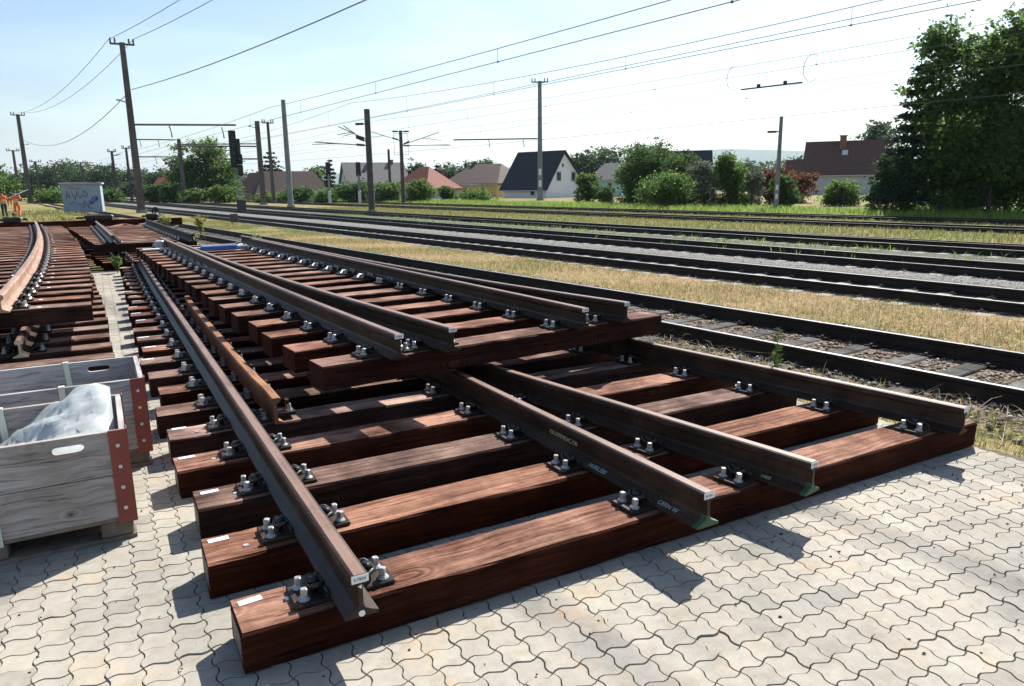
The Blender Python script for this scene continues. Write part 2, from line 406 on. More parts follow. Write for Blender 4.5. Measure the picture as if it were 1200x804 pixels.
def interp(path, y):
    """path: list of (x,y) sorted by y -> x at y and slope dx/dy"""
    for i in range(len(path)-1):
        (x0, y0), (x1, y1) = path[i], path[i+1]
        if y <= y1 or i == len(path)-2:
            return x0+(x1-x0)*(y-y0)/(y1-y0), (x1-x0)/(y1-y0)
def smooth_path(path, step=.5):
    ys_ = np.array([p[1] for p in path]); xs_ = np.array([p[0] for p in path])
    deg = min(3, len(path)-1); c = np.polyfit(ys_, xs_, deg) if len(path) > 2 else np.polyfit(ys_, xs_, 1)
    n = max(2, int((ys_[-1]-ys_[0])/step)+1)
    yy = np.linspace(ys_[0], ys_[-1], n); return [(float(np.polyval(c, y)), float(y)) for y in yy]

def sleeper_mesh(L, w=.26, h=.16, seg=10, rough=1.):
    """hewn timber, origin in the middle, slightly uneven arrises"""
    b = .010; vs = []; fs = []
    prof = [(-w/2+b, -h/2), (w/2-b, -h/2), (w/2, -h/2+b), (w/2, h/2-b), (w/2-b, h/2), (-w/2+b, h/2), (-w/2, h/2-b), (-w/2, -h/2+b)]
    n = 8
    for i in range(seg+1):
        x = -L/2+L*i/seg
        for k, (py, pz) in enumerate(prof):
            j = .0028*rough
            vs.append((x+(random.gauss(0, .002) if i in (0, seg) else 0), py+random.gauss(0, j), pz+random.gauss(0, j*.5)))
    for i in range(seg):
        for k in range(n): fs.append((i*n+k, (i+1)*n+k, (i+1)*n+(k+1) % n, i*n+(k+1) % n))
    fs.append(tuple(range(n))); fs.append(tuple(range(seg*n+n-1, seg*n-1, -1)))
    me = bpy.data.meshes.new('sleeper'); me.from_pydata(vs, [], fs); me.materials.append(MAT['sleeper']); me.update()
    return me

# shared fastening meshes; local frame: rail along y, z=0 sleeper top
mb = MB(); mb.bbox((0, 0, .009), (.385, .16, .018), .004); mb.box((-.073, 0, .026), (.014, .15, .02)); mb.box((.073, 0, .026), (.014, .15, .02))
PLATE = mb.mesh('baseplate', MAT['plate'])
mb = MB(); mb.lathe((0, 0, 0), [(.0235, 0), (.0245, .005), (.019, .011), (.0155, .014), (.014, .018)], 10)
mb.bbox((0, 0, .0315), (.0235, .0235, .029), .0025, .5)
SCREW = mb.mesh('sleeper_screw', MAT['screw'])
mb = MB()
loop = []
for k in range(15):
    a = math.pi*(-.35+1.7*k/14); loop.append((.030+.026*math.cos(a), .0+.036*math.sin(a), .020+.012*math.sin(a*1.0)**2))
mb.tube([(.0, -.052, .012), (.006, -.045, .018)]+[(x, y, z) for x, y, z in loop]+[(.006, .045, .018), (0, .052, .012)], .0068, 6)
mb.lathe((.034, 0, .0), [(.011, 0), (.011, .038)], 6); mb.lathe((.034, 0, .024), [(.019, 0), (.019, .014)], 6)
CLIP = mb.mesh('spring_clip', MAT['clip'], True)
mb = MB(); mb.mat(MAT['plate']); mb.box((0, 0, .009), (.385, .16, .018))
for sx in (-1, 1):
    mb.mat(MAT['clip']); mb.tube([(sx*.07, -.05, .03), (sx*.10, -.045, .04), (sx*.125, 0, .042), (sx*.10, .045, .04), (sx*.07, .05, .03)], .008, 4); mb.lathe((sx*.098, 0, .018), [(.018, 0), (.018, .03)], 6)
    for sy in (-1, 1):
        mb.mat(MAT['screw']); mb.lathe((sx*.155, sy*.045, .018), [(.027, 0), (.020, .014), (.019, .05)], 4)
FAST = mb.mesh('fastening', None)

mb = MB(); mb.mat(MAT['plate']); mb.box((0, 0, .009), (.34, .15, .018))
for sx in (-1, 1):
    mb.mat(MAT['clip']); mb.lathe((sx*.098, 0, .018), [(.018, 0), (.018, .035)], 6)
    mb.mat(MAT['clip']); mb.lathe((sx*.145, 0, .018), [(.022, 0), (.018, .02)], 6)
FAST_OLD = mb.mesh('old_fastening', None)
def m_nailplate():
    t = NT('nail_plate'); v = t.coord('Object', (1, 55, 55)); vo = t.new('TexVoronoi'); t.ln(v, vo.inputs['Vector']); vo.inputs['Scale'].default_value = 1.; vo.inputs['Randomness'].default_value = .1
    return t.set(t.ramp(vo.outputs['Distance'], [(.28, (.03, .018, .014)), (.42, (.20, .17, .15))]), .6, .2, .3)
mb = MB(); mb.box((0, 0, 0), (.003, .19, .115)); NPLATE = mb.mesh('nail_plate', m_nailplate())
def build_panel(name, label, cat, loc, zb, sleepers, rails, near, group=None, tags=None, lathe_low=None, smat=None, battens=None, zr=.018, low=False):
    """sleepers: (xl, xr, yc, angle) world; rails: dict path -> (path, mat); zb: z of sleeper underside"""
    root = empty(name, loc, 0, label, cat, group); L0 = Vector(loc); zt = zb+.16
    for k, (xl, xr, yc, ang) in enumerate(sleepers):
        L = (xr-xl)/math.cos(ang); mid = Vector(((xl+xr)/2, yc+math.tan(ang)*(xr-xl)/2, zb+.08))
        isnear = near(yc)
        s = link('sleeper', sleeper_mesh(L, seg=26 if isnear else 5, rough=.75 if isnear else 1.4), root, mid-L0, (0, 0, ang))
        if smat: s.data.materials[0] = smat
        if tags and tags(k):
            tm = MB(); tm.box((0, 0, .002), (.085 if isnear else .10, .034, .003))
            tg = tm.build('tag', MAT['tag'], s, (-L/2+.055+random.uniform(0, .02), .085+random.uniform(-.012, .012), .08), (0, 0, random.gauss(0, .05)))
        if tags and isnear:
            nl = MB(); nl.lathe((0, 0, 0), [(.013, 0), (.012, .003)], 8); nl.build('nail_head', MAT['galv'], s, (-L/2+.16+random.uniform(0, .05), random.uniform(-.05, .03), .0803))
        if tags and isnear:
            link('nail_plate', NPLATE, s, (-L/2-.001, 0, 0))
        for path, m, end in rails:
            if yc < path[0][1]-.05 or yc > path[-1][1]: continue
            # crossing of rail and sleeper axis
            x, sl = interp(path, yc); y2 = yc+math.tan(ang)*(x-xl); x, sl = interp(path, y2)
            if not (xl+.05 < x < xr-.05): continue
            lx = (x-mid.x)/math.cos(ang); ra = math.atan(-sl)-ang
            if isnear:
                pl = link('baseplate', PLATE, s, (lx, 0, .0805), (0, 0, ra))
                cr, sr = math.cos(ra), math.sin(ra)
                for sx in (-1, 1):
                    px, py = sx*.066, 0
                    link('spring_clip', CLIP, s, (lx+px*cr-py*sr, px*sr+py*cr, .0985), (0, 0, ra+(math.pi if sx < 0 else 0))).scale = (1.12, 1.35, 1.45)
                    for sy in (-1, 1):
                        px, py = sx*.152, sy*.046
                        link('sleeper_screw', SCREW, s, (lx+px*cr-py*sr, px*sr+py*cr, .0985), (random.gauss(0, .03), random.gauss(0, .03), random.uniform(0, 3)))
            else:
                link('fastening', FAST, s, (lx, 0, .0805), (0, 0, ra))
    out = []
    for path, m, end in rails:
        pth = [Vector((x, y, zt+zr))-L0 for x, y in path]
        rb = MB(); rb.sweep(RAILP_LOW if low else RAILP, pth); ro = rb.build('rail', m, root); out.append(ro)
        if end:
            q = pth[0]; d = (pth[1]-pth[0]); a = math.atan2(-d.x, d.y)
            pb = MB(); pb.bbox((0, -.002, .148), (.062, .003, .030), .001); eo = pb.build('end_label', MAT['white'], ro, q, (0, 0, a))
            if 'dots' in end:
                pb = MB(); pb.tube([(0, -.003, .014), (0, .0, .014)], .012, 10); pb.build('paint_mark', MAT['white'], ro, q, (0, 0, a))
                pb = MB(); pb.tube([(0, -.003, .118), (0, .0, .118)], .0095, 3); pb.build('paint_mark', MAT['white'], ro, q, (0, 0, a))
            if 'green' in end:
                pb = MB(); fp = [(.0632, -.0004), (.0632, .0118), (.036, .0218), (.014, .0345), (.0094, .052)]
                fp = fp+[(-x, z) for x, z in reversed(fp)]
                pb.sweep(fp, [Vector((0, -.0015, 0)), Vector((0, .028, 0))]); pb.build('paint_band', MAT['green_paint'], ro, q, (0, 0, a))
    return root, out

# --- lower front panel (crossing end)
pA = [(.387, -.129), (.39, 5.), (.392, 10.), (.41, 14.7)]
pB = [(1.930, -.234), (1.905, 1.5), (1.885, 3.05)]
pC = [(2.622, -.227), (2.415, 1.03), (2.215, 2.24), (2.09, 3.05)]
pB2 = [(1.87, 3.6), (1.82, 8), (1.76, 14.4)]; pC2 = [(1.78, 3.6), (1.15, 8), (.62, 13.2)]
pD = smooth_path([(4.117, -.105), (3.90, 1.15), (3.684, 2.46), (3.10, 6.2), (2.55, 10.), (2.03, 14.6)], .8)
jl = [0, -.035, -.005, -.045, -.035, -.065, -.005, -.045, -.075, -.03, -.05, -.06, -.015, -.04, -.05, .02, -.01, -.025, .06, .03, .01, .01, .06, .05, .02]
sl = []
yc = .13
for k in range(25):
    xd, _ = interp(pD, yc); sl.append((jl[k], xd+.337+random.uniform(-.03, .03) if k else 4.454, yc, random.gauss(0, .002)))
    yc += .578
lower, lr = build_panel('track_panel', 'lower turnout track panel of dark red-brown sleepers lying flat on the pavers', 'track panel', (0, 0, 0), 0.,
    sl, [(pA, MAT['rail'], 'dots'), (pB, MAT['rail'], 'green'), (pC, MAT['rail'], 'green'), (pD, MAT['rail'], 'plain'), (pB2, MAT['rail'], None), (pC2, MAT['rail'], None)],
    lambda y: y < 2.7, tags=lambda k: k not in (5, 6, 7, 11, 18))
# painted writing on the rail flank and foot
def text_obj(name, s, size, mat, parent, origin, xdir, ydir, ext=.0008):
    cu = bpy.data.curves.new(name, 'FONT'); cu.body = s; cu.size = size; cu.extrude = ext
    tmp = bpy.data.objects.new(name, cu); COL.objects.link(tmp)
    me = bpy.data.meshes.new_from_object(tmp.evaluated_get(bpy.context.evaluated_depsgraph_get()))
    bpy.data.objects.remove(tmp); bpy.data.curves.remove(cu)
    me.materials.clear(); me.materials.append(mat)
    x = Vector(xdir).normalized(); y = Vector(ydir); y = (y-x*y.dot(x)).normalized(); z = x.cross(y)
    o = link(name, me, parent); mm = Matrix((x, y, z)).transposed().to_4x4(); mm.translation = Vector(origin); o.matrix_local = mm
    return o
dB = Vector((pB[0][0]-pB[1][0], pB[0][1]-pB[1][1], 0)).normalized()
def onB(y): x, s_ = interp(pB, y); return x
zf = .178
text_obj('lettering', 'CK13787024C-DB', .036, MAT['chalk'], lr[1], (onB(1.03)-.0096, 1.03, zf+.066), dB, (0, 0, 1))
text_obj('lettering', '14.05L320', .036, MAT['chalk_green'], lr[1], (onB(.60)-.052, .60, zf+.0185), dB, (.9, 0, .38))
text_obj('lettering', 'CERN W', .034, MAT['chalk_green'], lr[1], (onB(.045)-.052, .045, zf+.0185), dB, (.9, 0, .38))
dC = Vector((pC[0][0]-pC[1][0], pC[0][1]-pC[1][1], 0)).normalized()
text_obj('lettering', '1405', .03, MAT['chalk'], lr[2], (interp(pC, .02)[0]-.052, .02, zf+.0185), dC, (.9, .1, .38))
for rr, (pth) in ((0, pA), (1, pB), (2, pC)):
    q = pth[0]; dd = Vector((pth[0][0]-pth[1][0], pth[0][1]-pth[1][1], 0)).normalized(); xd = Vector((-dd.y, dd.x, 0))
    text_obj('lettering', ('K7804', 'B1/24', 'C2/24')[rr], .017, MAT['ink'], lr[rr], Vector((q[0], q[1], zf+.142))+dd*.0042-xd*.024, xd, (0, 0, 1), .0004)

# check rail beside the left running rail
ck = MB()
cp = [(-.012, .02), (.040, .02), (.040, .030), (.010, .045), (.006, .155), (.030, .170), (.034, .192), (.022, .198), (-.018, .198), (-.026, .190), (-.026, .160), (-.014, .150), (-.014, .06)]
cpath = [(.604, 2.30), (.592, 2.56), (.580, 2.85), (.575, 3.4), (.575, 5.8), (.580, 6.7), (.588, 7.2), (.605, 7.55)]
ck.sweep(cp, [Vector((x, y, .158-(.02 if y < 2.4 else 0))) for x, y in cpath]); co = ck.build('check_rail', MAT['rail_orange'], lower); tag(co, 'bright orange rusty check rail inside the left rail')
for i, (xl, xr, yc, ang) in enumerate(sl):
    if 2.3 < yc < 7.5:
        x, _ = interp(cpath, yc)
        b = MB(); b.box((0, 0, .03), (.12, .14, .025)); b.box((.02, 0, .07), (.02, .06, .09)); b.build('check_rail_chair', MAT['plate'], co, (x+.085, yc, .165))
        b = MB(); b.mat(MAT['screw']).lathe((0, 0, 0), [(.024, 0), (.018, .014), (.017, .045)], 6); b.build('chair_bolt', None, co, (x+.11, yc-.02, .208))

# --- upper front panel (switch end) stacked on battens
qA = smooth_path([(.80, 13.9), (1.005, 8.8), (1.10, 6.2), (1.21, 4.25), (1.275, 3.03), (1.338, 1.96)][::-1])
qB = smooth_path([(1.729, 1.975), (1.595, 3.06), (1.49, 4.1), (1.36, 5.5), (1.235, 7.2), (1.09, 9.5), (.955, 12.2)])
qC = smooth_path([(2.924, 2.139), (2.86, 3.25), (2.77, 4.5), (2.69, 5.87), (2.57, 7.8), (2.41, 10), (2.28, 12.3)])
qD = smooth_path([(3.372, 2.195), (3.19, 3.23), (3.035, 4.08), (2.83, 5.87), (2.67, 7.8), (2.49, 10), (2.27, 13.4)])
zu = .395
su = []
yc = 2.20
for k in range(21):
    x, s_ = interp(qA, yc); xd, _ = interp(qD, yc); ang = .098-.0025*k
    su.append((x-.47+random.uniform(-.02, .02), xd+.49+random.uniform(-.02, .02) if k else 3.87, yc, ang)); yc += .572-.0*k
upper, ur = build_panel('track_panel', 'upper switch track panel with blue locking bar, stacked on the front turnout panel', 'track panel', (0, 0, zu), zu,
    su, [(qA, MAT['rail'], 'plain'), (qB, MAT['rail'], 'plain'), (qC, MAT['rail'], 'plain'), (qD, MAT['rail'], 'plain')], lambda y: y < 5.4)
for i, q in enumerate((qA, qB, qC, qD)):
    dd = Vector((q[0][0]-q[1][0], q[0][1]-q[1][1], 0)).normalized(); xd = Vector((-dd.y, dd.x, 0))
    text_obj('lettering', ('A7803', 'B7803', 'C7803', 'D7803')[i], .017, MAT['ink'], ur[i], Vector((q[0][0], q[0][1], .178+.142))+dd*.0042-xd*.024, xd, (0, 0, 1), .0004)
# blue locking bar, slide chairs and switch rods at the far (toe) end
lb = MB(); lb.bbox((0, 0, 0), (.62, .20, .09), .012); lb.build('locking_bar', MAT['blue_steel'], upper, (1.62, 11.9, .225), (0, 0, .05))
for x in (1.24, 2.0):
    lb = MB(); lb.tube([(-.12, 0, 0), (.12, 0, 0)], .028, 8); lb.build('rod_end', MAT['galv'], upper, (x, 11.9+.05*(x-1.6), .225), (0, 0, .05))
lb = MB(); lb.bbox((0, 0, 0), (.46, .11, .03), .005); lb.build('white_cover_plate', MAT['white'], upper, (.62, 12.6, .20), (0, 0, .05))
lb = MB(); lb.bbox((0, 0, 0), (.15, .2, .16), .02); lb.build('drive_bracket', MAT['galv'], upper, (.72, 13.1, .25), (0, 0, .05))
for i, (xl, xr, yc, ang) in enumerate(su):
    if 5.8 < yc < 12.5:
        for q, dx in ((qB, .14), (qC, -.16)):
            x, _ = interp(q, yc); b = MB()
            b.mat(MAT['galv']).tube([(-.07, -.05, .02), (-.02, .0, .05), (.05, .03, .045), (.09, .06, .015)], .014, 6); b.tube([(-.06, .06, .02), (0, .02, .055), (.07, -.03, .02)], .012, 6)
            b.mat(MAT['plate']).box((0, 0, .008), (.2, .16, .016))
            b.build('slide_chair', None, upper, (x+dx, yc+.09*(x-xl), .162), (0, 0, ang))

# battens between the two panels
for k, y in enumerate((2.62, 5.2, 8.1, 11.0)):
    x0, _ = interp(qA, y); x1, _ = interp(pD, y)
    xa = x0-.4; b = MB(); b.bbox((0, 0, 0), (x1+.1-xa, .085, .047), .004)
    o = b.build('timber_batten', MAT['sleeper'], None, ((x1+.1+xa)/2, y, .3685))
    tag(o, 'thin timber batten under the upper panel, %s from its near end' % ('first', 'second', 'third', 'fourth')[k], 'batten', 'battens between the stacked front panels')

# --- left stack with the curved rail
lA = smooth_path([(-1.12, 5.55), (-1.13, 7.65), (-1.21, 12.2), (-1.52, 18.6), (-2.05, 26.3)], .6)
lB = [(x-1.505, y) for x, y in lA]
sL = []
yc = 5.93
k = 0
while yc < 25.6:
    x, s_ = interp(lA, yc); ang = math.atan(-s_)
    sL.append((x-2.25, x+.705+random.uniform(-.012, .012), yc-.0, ang*.6)); yc += .56; k += 1
sL = [(a, b, y-math.tan(an)*(b-a), an) for a, b, y, an in sL]
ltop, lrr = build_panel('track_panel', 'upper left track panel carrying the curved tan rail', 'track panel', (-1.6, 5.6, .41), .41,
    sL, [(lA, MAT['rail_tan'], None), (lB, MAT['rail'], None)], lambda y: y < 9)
l2 = [(-1.02, 5.45), (-1.05, 10), (-1.15, 15), (-1.4, 20)]; l2b = [(x-1.505, y) for x, y in l2]
sl2 = [(-3.4, -.29+random.uniform(-.02, .015)-.004*max(0, k-2)**1.5, 5.22+.57*k, 0) for k in range(26)]
lbot, _ = build_panel('track_panel', 'bottom left track panel under the curved one, its rail end showing', 'track panel', (-1.6, 5.2, 0), 0.,
    sl2, [(l2, MAT['rail'], None), (l2b, MAT['rail'], None)], lambda y: y < 6.2, tags=lambda k: k < 3)
eb = MB(); eb.sweep([(x*.985, z*.985+.001) for x, z in RAILP], [Vector((0, -.002, 0)), Vector((0, .001, 0))]); eb.build('cut_end', MAT['chalk'], _[0], (-1.02+1.6, .25, .178))
for k, y in enumerate((6.35, 10.5, 14.5)):
    b = MB(); b.bbox((0, 0, 0), (3.0, .085, .064), .004); o = b.build('timber_batten', MAT['sleeper'], None, (-1.95, y, .3771))
    tag(o, 'timber batten in the left stack, %s from its near end' % ('first', 'second', 'third')[k], 'batten', 'battens in the left stack')
# small concrete marker strips and plate tags on upper left sleepers
for i in range(0, 30):
    xl, xr, yc, an = sL[i]; s = ltop.children[i] if False else None
for ch in list(ltop.children):
    if ch.name.startswith('sleeper') and random.random() < .75:
        b = MB(); b.lathe((0, 0, 0), [(.022, 0), (.020, .004)], 8); b.build('tag', MAT['tag'], ch, (1.02+random.uniform(-.02, .02), random.uniform(-.05, .05), .0805))

# --- middle stack behind
m1 = [(-.02, 15.2), (-.30, 24.0)]; m1r = [(1.45, 14.4), (1.12, 24.3)]
sm = []
yc = 15.4
for k in range(17):
    sm.append((-.36-.045*k+random.uniform(-.02, .02), 1.62-.03*k, yc+0, .04)); yc += .55
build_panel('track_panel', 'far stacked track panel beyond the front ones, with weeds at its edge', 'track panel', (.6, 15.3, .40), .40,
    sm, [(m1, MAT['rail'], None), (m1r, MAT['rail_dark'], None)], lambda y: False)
sm2 = [(-.30+random.uniform(-.05, .05)-.04*k, 1.9-.03*k, 15.55+.6*k, .0) for k in range(15)]
build_panel('track_panel', 'bottom track panel of the far stack, mostly hidden in its shade', 'track panel', (.6, 15.5, 0), 0.,
    sm2, [([(.15, 15.4), (-.1, 24)], MAT['rail_dark'], None), ([(1.6, 15.4), (1.3, 24)], MAT['rail_dark'], None)], lambda y: False)
for k, y in enumerate((16.3, 20.5)):
    b = MB(); b.bbox((0, 0, 0), (2.2, .08, .052), .004); o = b.build('timber_batten', MAT['sleeper'], None, (.55, y, .3711)); tag(o, 'batten inside the far stack, %s one' % ('nearer', 'farther')[k], 'batten', 'battens in the far stack')
# long dark timber lying across, loose switch rails behind
b = MB(); b.bbox((0, 0, 0), (6.6, .28, .26), .012); o = b.build('long_timber', MAT['sleeper'], None, (-.65, 29.3, .47), (0, 0, .02)); tag(o, 'long dark timber lying crosswise on trestles in front of the hut', 'timber')
for k, x in enumerate((-3.0, 1.6)):
    b = MB(); b.bbox((0, 0, .20), (.26, .9, .396), .01); o = b.build('support_timber', MAT['sleeper'], None, (x, 29.3+.02*(x+.65), -.058)); tag(o, 'short support block under the %s end of the long timber' % ('left', 'right')[k], 'timber', 'supports of the long timber')
vv = [((-.2, 25.2), (.55, 28.3), .30), ((1.0, 25.4), (.62, 28.3), .30), ((-1.0, 26), (-.55, 28.6), .22), ((1.7, 24.8), (2.4, 28.4), .18), ((.9, 24.9), (1.75, 28.2), .40)]
for k, (a, c, z) in enumerate(vv):
    b = MB(); a = Vector((*a, 0)); c = Vector((*c, 0)); md = (a+c)/2
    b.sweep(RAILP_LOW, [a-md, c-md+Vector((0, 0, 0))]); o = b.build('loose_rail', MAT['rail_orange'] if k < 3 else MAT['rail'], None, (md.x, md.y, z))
    tag(o, ('left arm of the tan rail pair meeting in a V behind the far stack', 'right arm of the tan rail pair meeting in a V behind the far stack', 'short tan rail piece left of the V-shaped rails', 'loose brown rail at the right end of the long timber', 'loose brown rail between the V-shaped rails and the right end')[k], 'rail', 'loose rails behind the far stack')
    b = MB(); b.bbox((0, 0, z/2-.03), (1.0, .24, z+.058), .01); 
    o = b.build('timber_block', MAT['sleeper'], None, (md.x, md.y, 0)); tag(o, 'timber block carrying %s' % ('the left V rail', 'the right V rail', 'the short tan rail', 'the rail at the right end', 'the rail between V and right end')[k], 'timber', 'timber blocks under the loose rails')
# machinery lying on the long timber: point motors and rods
for k, (x, w) in enumerate(((-2.9, .9), (-.2, 1.5), (1.6, .7))):
    b = MB(); b.mat(MAT['black']).bbox((0, 0, .09), (w*.6, .3, .18), .03); b.tube([(-w*.5, 0, .08), (w*.5, .05, .10)], .04, 6); b.mat(MAT['galv']).tube([(w*.3, -.12, .10), (w*.3, .1, .12)], .05, 8)
    o = b.build('switch_motor', None, None, (x, 29.3+.02*(x+.65), .601)); tag(o, 'dark switch gear on the long timber, %s' % ('near its left end', 'the widest, in front of the hut', 'near its right end')[k], 'switch gear', 'switch gear on the long timber')

# ------------------------------------------------------------------ crates on pallets
def m_plank():
    t = NT('weathered_plank'); v = t.coord('Object', rand=9.)
    warp = t.new('TexNoise'); t.ln(v, warp.inputs['Vector']); warp.inputs['Scale'].default_value = 5; warp.inputs['Detail'].default_value = 1
    wv = t.new('VectorMath', operation='MULTIPLY_ADD'); t.ln(warp.outputs['Color'], wv.inputs[0]); wv.inputs[1].default_value = (0, .03, .045); t.ln(v, wv.inputs[2])
    mp = t.new('Mapping'); mp.inputs['Scale'].default_value = (1.6, 20, 20); t.ln(wv.outputs[0], mp.inputs[0])
    ring = t.noise(mp.outputs[0], 2.2, 3, .5, .5); fib = t.noise(mp.outputs[0], 10, 4, .7)
    # knots
    vo = t.new('TexVoronoi'); m3 = t.new('Mapping'); m3.inputs['Scale'].default_value = (2.6, 5, 4.4); t.ln(v, m3.inputs[0]); t.ln(m3.outputs[0], vo.inputs['Vector']); vo.inputs['Scale'].default_value = 1.
    kd = vo.outputs['Distance']
    g = t.math('ADD', t.math('MULTIPLY', ring, .6), t.math('MULTIPLY', fib, .4))
    g = t.math('ADD', g, t.math('MULTIPLY', t.math('SINE', t.math('MULTIPLY', kd, 70.)), t.ramp(kd, [(.05, (.09, .09, .09)), (.20, (0, 0, 0))])))
    col = t.ramp(g, [(.30, (.16, .15, .145)), (.48, (.36, .355, .36)), (.70, (.50, .50, .51))])
    col = t.mix(t.ramp(kd, [(.035, (.85, .85, .85)), (.06, (0, 0, 0))]), col, (.09, .045, .025))
    col = t.mix(.6, col, t.ramp(t.noise(v, 3, 3, .6), [(.35, (.62, .56, .50)), (.62, (1, 1, 1.02))]), 'MULTIPLY')
    oi = t.new('ObjectInfo').outputs['Random']; col = t.mix(t.ramp(oi, [(.35, (0, 0, 0)), (.8, (.7, .7, .7))]), col, t.mix(1., col, (.92, .78, .66), 'MULTIPLY'))
    mpc = t.new('Mapping'); mpc.inputs['Scale'].default_value = (.8, 26, 40); t.ln(wv.outputs[0], mpc.inputs[0])
    ck = t.ramp(t.noise(mpc.outputs[0], 1.5, 2, .5, .2), [(.63, (1, 1, 1)), (.655, (.3, .27, .25)), (.68, (1, 1, 1))]); col = t.mix(.8, col, ck, 'MULTIPLY')
    t.bump(t.math('ADD', g, ck), .5, .004)
    return t.set(col, .85, 0, .2)
MAT['plank'] = m_plank()
MAT['red_steel'] = m_simple('red_lead_steel', (.19, .042, .028), (.27, .060, .040), 6, .6, 0, .15, 40)
MAT['strap'] = m_simple('pale_strap', (.52, .56, .46), (.62, .66, .55), 9, .5)
MAT['pallet'] = m_simple('pallet_wood', (.10, .075, .055), (.24, .19, .145), 9, .9, 0, .4, 30)
def m_film():
    t = NT('plastic_film'); v = t.coord('Object'); c = t.ramp(t.noise(v, 6, 3), [(.3, (.68, .74, .73)), (.7, (.82, .86, .85))])
    t.set(c, .22, 0, .6); t.b.inputs['Transmission Weight'].default_value = .25; t.b.inputs['Alpha'].default_value = .48
    return t.m
MAT['film'] = m_film()

def slot_board(L, H, T, slot):
    """board in xz plane, thickness along y, with a stadium-shaped hand hole"""
    mb = MB(); b = .003
    outer = [(-L/2, -H/2), (L/2, -H/2), (L/2, H/2), (-L/2, H/2)]
    loops = [[Vector((x, z, 0)) for x, z in outer]]
    if slot:
        sx, sz, w, h = slot; r = h/2; inner = []
        for k in range(7): a = -math.pi/2+math.pi*k/6; inner.append((sx+w/2-r+r*math.cos(a), sz+r*math.sin(a)))
        for k in range(7): a = math.pi/2+math.pi*k/6; inner.append((sx-w/2+r+r*math.cos(a), sz+r*math.sin(a)))
        loops.append([Vector((x, z, 0)) for x, z in reversed(inner)])
    flat = [p for l in loops for p in l]; tri = tessellate_polygon(loops); n = len(flat)
    vs = [(p.x, -T/2, p.y) for p in flat]+[(p.x, T/2, p.y) for p in flat]
    fs = [tuple(t) for t in tri]+[tuple(n+i for i in reversed(t)) for t in tri]
    o = 0
    for l in loops:
        m = len(l)
        for k in range(m): fs.append((o+k, o+(k+1) % m, n+o+(k+1) % m, n+o+k))
        o += m
    mb.add(vs, fs); return mb
def make_crate(loc, label, strap_x, bag=False, rz=0.):
    L, W, Z0, Z1, T = 1.2, .72, .118, .555, .026
    root = empty('wooden_crate', loc, rz, label, 'crate', 'wooden crates on pallets'); H = (Z1-Z0)/2
    for sy in (-1, 1):
        for k in range(2):
            hb = slot_board(L-.004, H-.004, T, (.33 if sy < 0 else .30, .055, .125, .036) if k else None)
            if k:
                hb = slot_board(L-.004, H-.004, T, (.36, .05, .13, .036))
            hb.build('plank', MAT['plank'], root, (0, sy*(W/2-T/2), Z0+H*(k+.5)))
    for sx in (-1, 1):
        for k in range(2):
            slot_board(W-2*T-.004, H-.004, T, None).build('plank', MAT['plank'], root, (sx*(L/2-T/2-.001), 0, Z0+H*(k+.5)), (0, 0, math.pi/2))
        for sy in (-1, 1):
            a = MB(); a.box((-sx*.037, sy*.0025, (Z0+Z1)/2-.012), (.078, .005, Z1-Z0+.03)); a.box((sx*.0025, -sy*.032, (Z0+Z1)/2-.012), (.005, .066, Z1-Z0+.03))
            c = a.build('corner_iron', MAT['red_steel'], root, (sx*(L/2+.0012), sy*(W/2+.0012), 0))
            for k in range(4):
                z = Z0+.05+k*.105
                b = MB(); b.tube([(-sx*.040, sy*.004, z), (-sx*.040, sy*.011, z)], .0095, 8); b.build('rivet', MAT['galv'], c)
    fl = MB(); fl.box((0, 0, Z0+.012), (L-2*T-.01, W-2*T-.01, .02)); fl.build('floor_board', MAT['plank'], root)
    # pallet below, inside the same load
    p = MB(); p.box((0, 0, .108), (L-.02, W-.01, .018)); pal = p.build('pallet', MAT['pallet'], root)
    for y in (-1, 0, 1):
        for x in (-1, 0, 1):
            b = MB(); b.bbox((0, 0, 0), (.14, .10, .077), .006); b.build('block', MAT['pallet'], pal, (x*(L/2-.085), y*(W/2-.06), .0600))
        b = MB(); b.box((0, 0, 0), (L-.01, .1, .02)); b.build('bottom_board', MAT['pallet'], pal, (0, y*(W/2-.056), .011))
    e = .004
    for pts in (((strap_x, -W/2-e, .09), (strap_x-.006, -W/2-e, Z1+e)), ((strap_x-.006, -W/2-e, Z1+e), (strap_x-.006, -W/2+T+e, Z1+e)),
                ((strap_x-.006, W/2-T-e, Z1+e), (strap_x-.006, W/2+e, Z1+e)), ((strap_x-.006, W/2+e, Z1+e), (strap_x, W/2+e, .09)), ((strap_x-.004, W/2-T-e, Z1), (strap_x+.01, W/2-T-e, Z0+.15))):
        st = MB(); st.beam(pts[0], pts[1], .032, .0025, up=Vector((0, -1, 0)) if abs(pts[0][2]-pts[1][2]) > .05 else Vector((0, 0, 1)))
        st.build('strap', MAT['strap'], root)
    return root
c1 = make_crate((-.868, 1.725, 0), 'grey plank crate with plastic film inside, nearest the camera', .045)
c2 = make_crate((-.735, 2.755, 0), 'empty grey plank crate standing behind the one holding plastic film', .18)
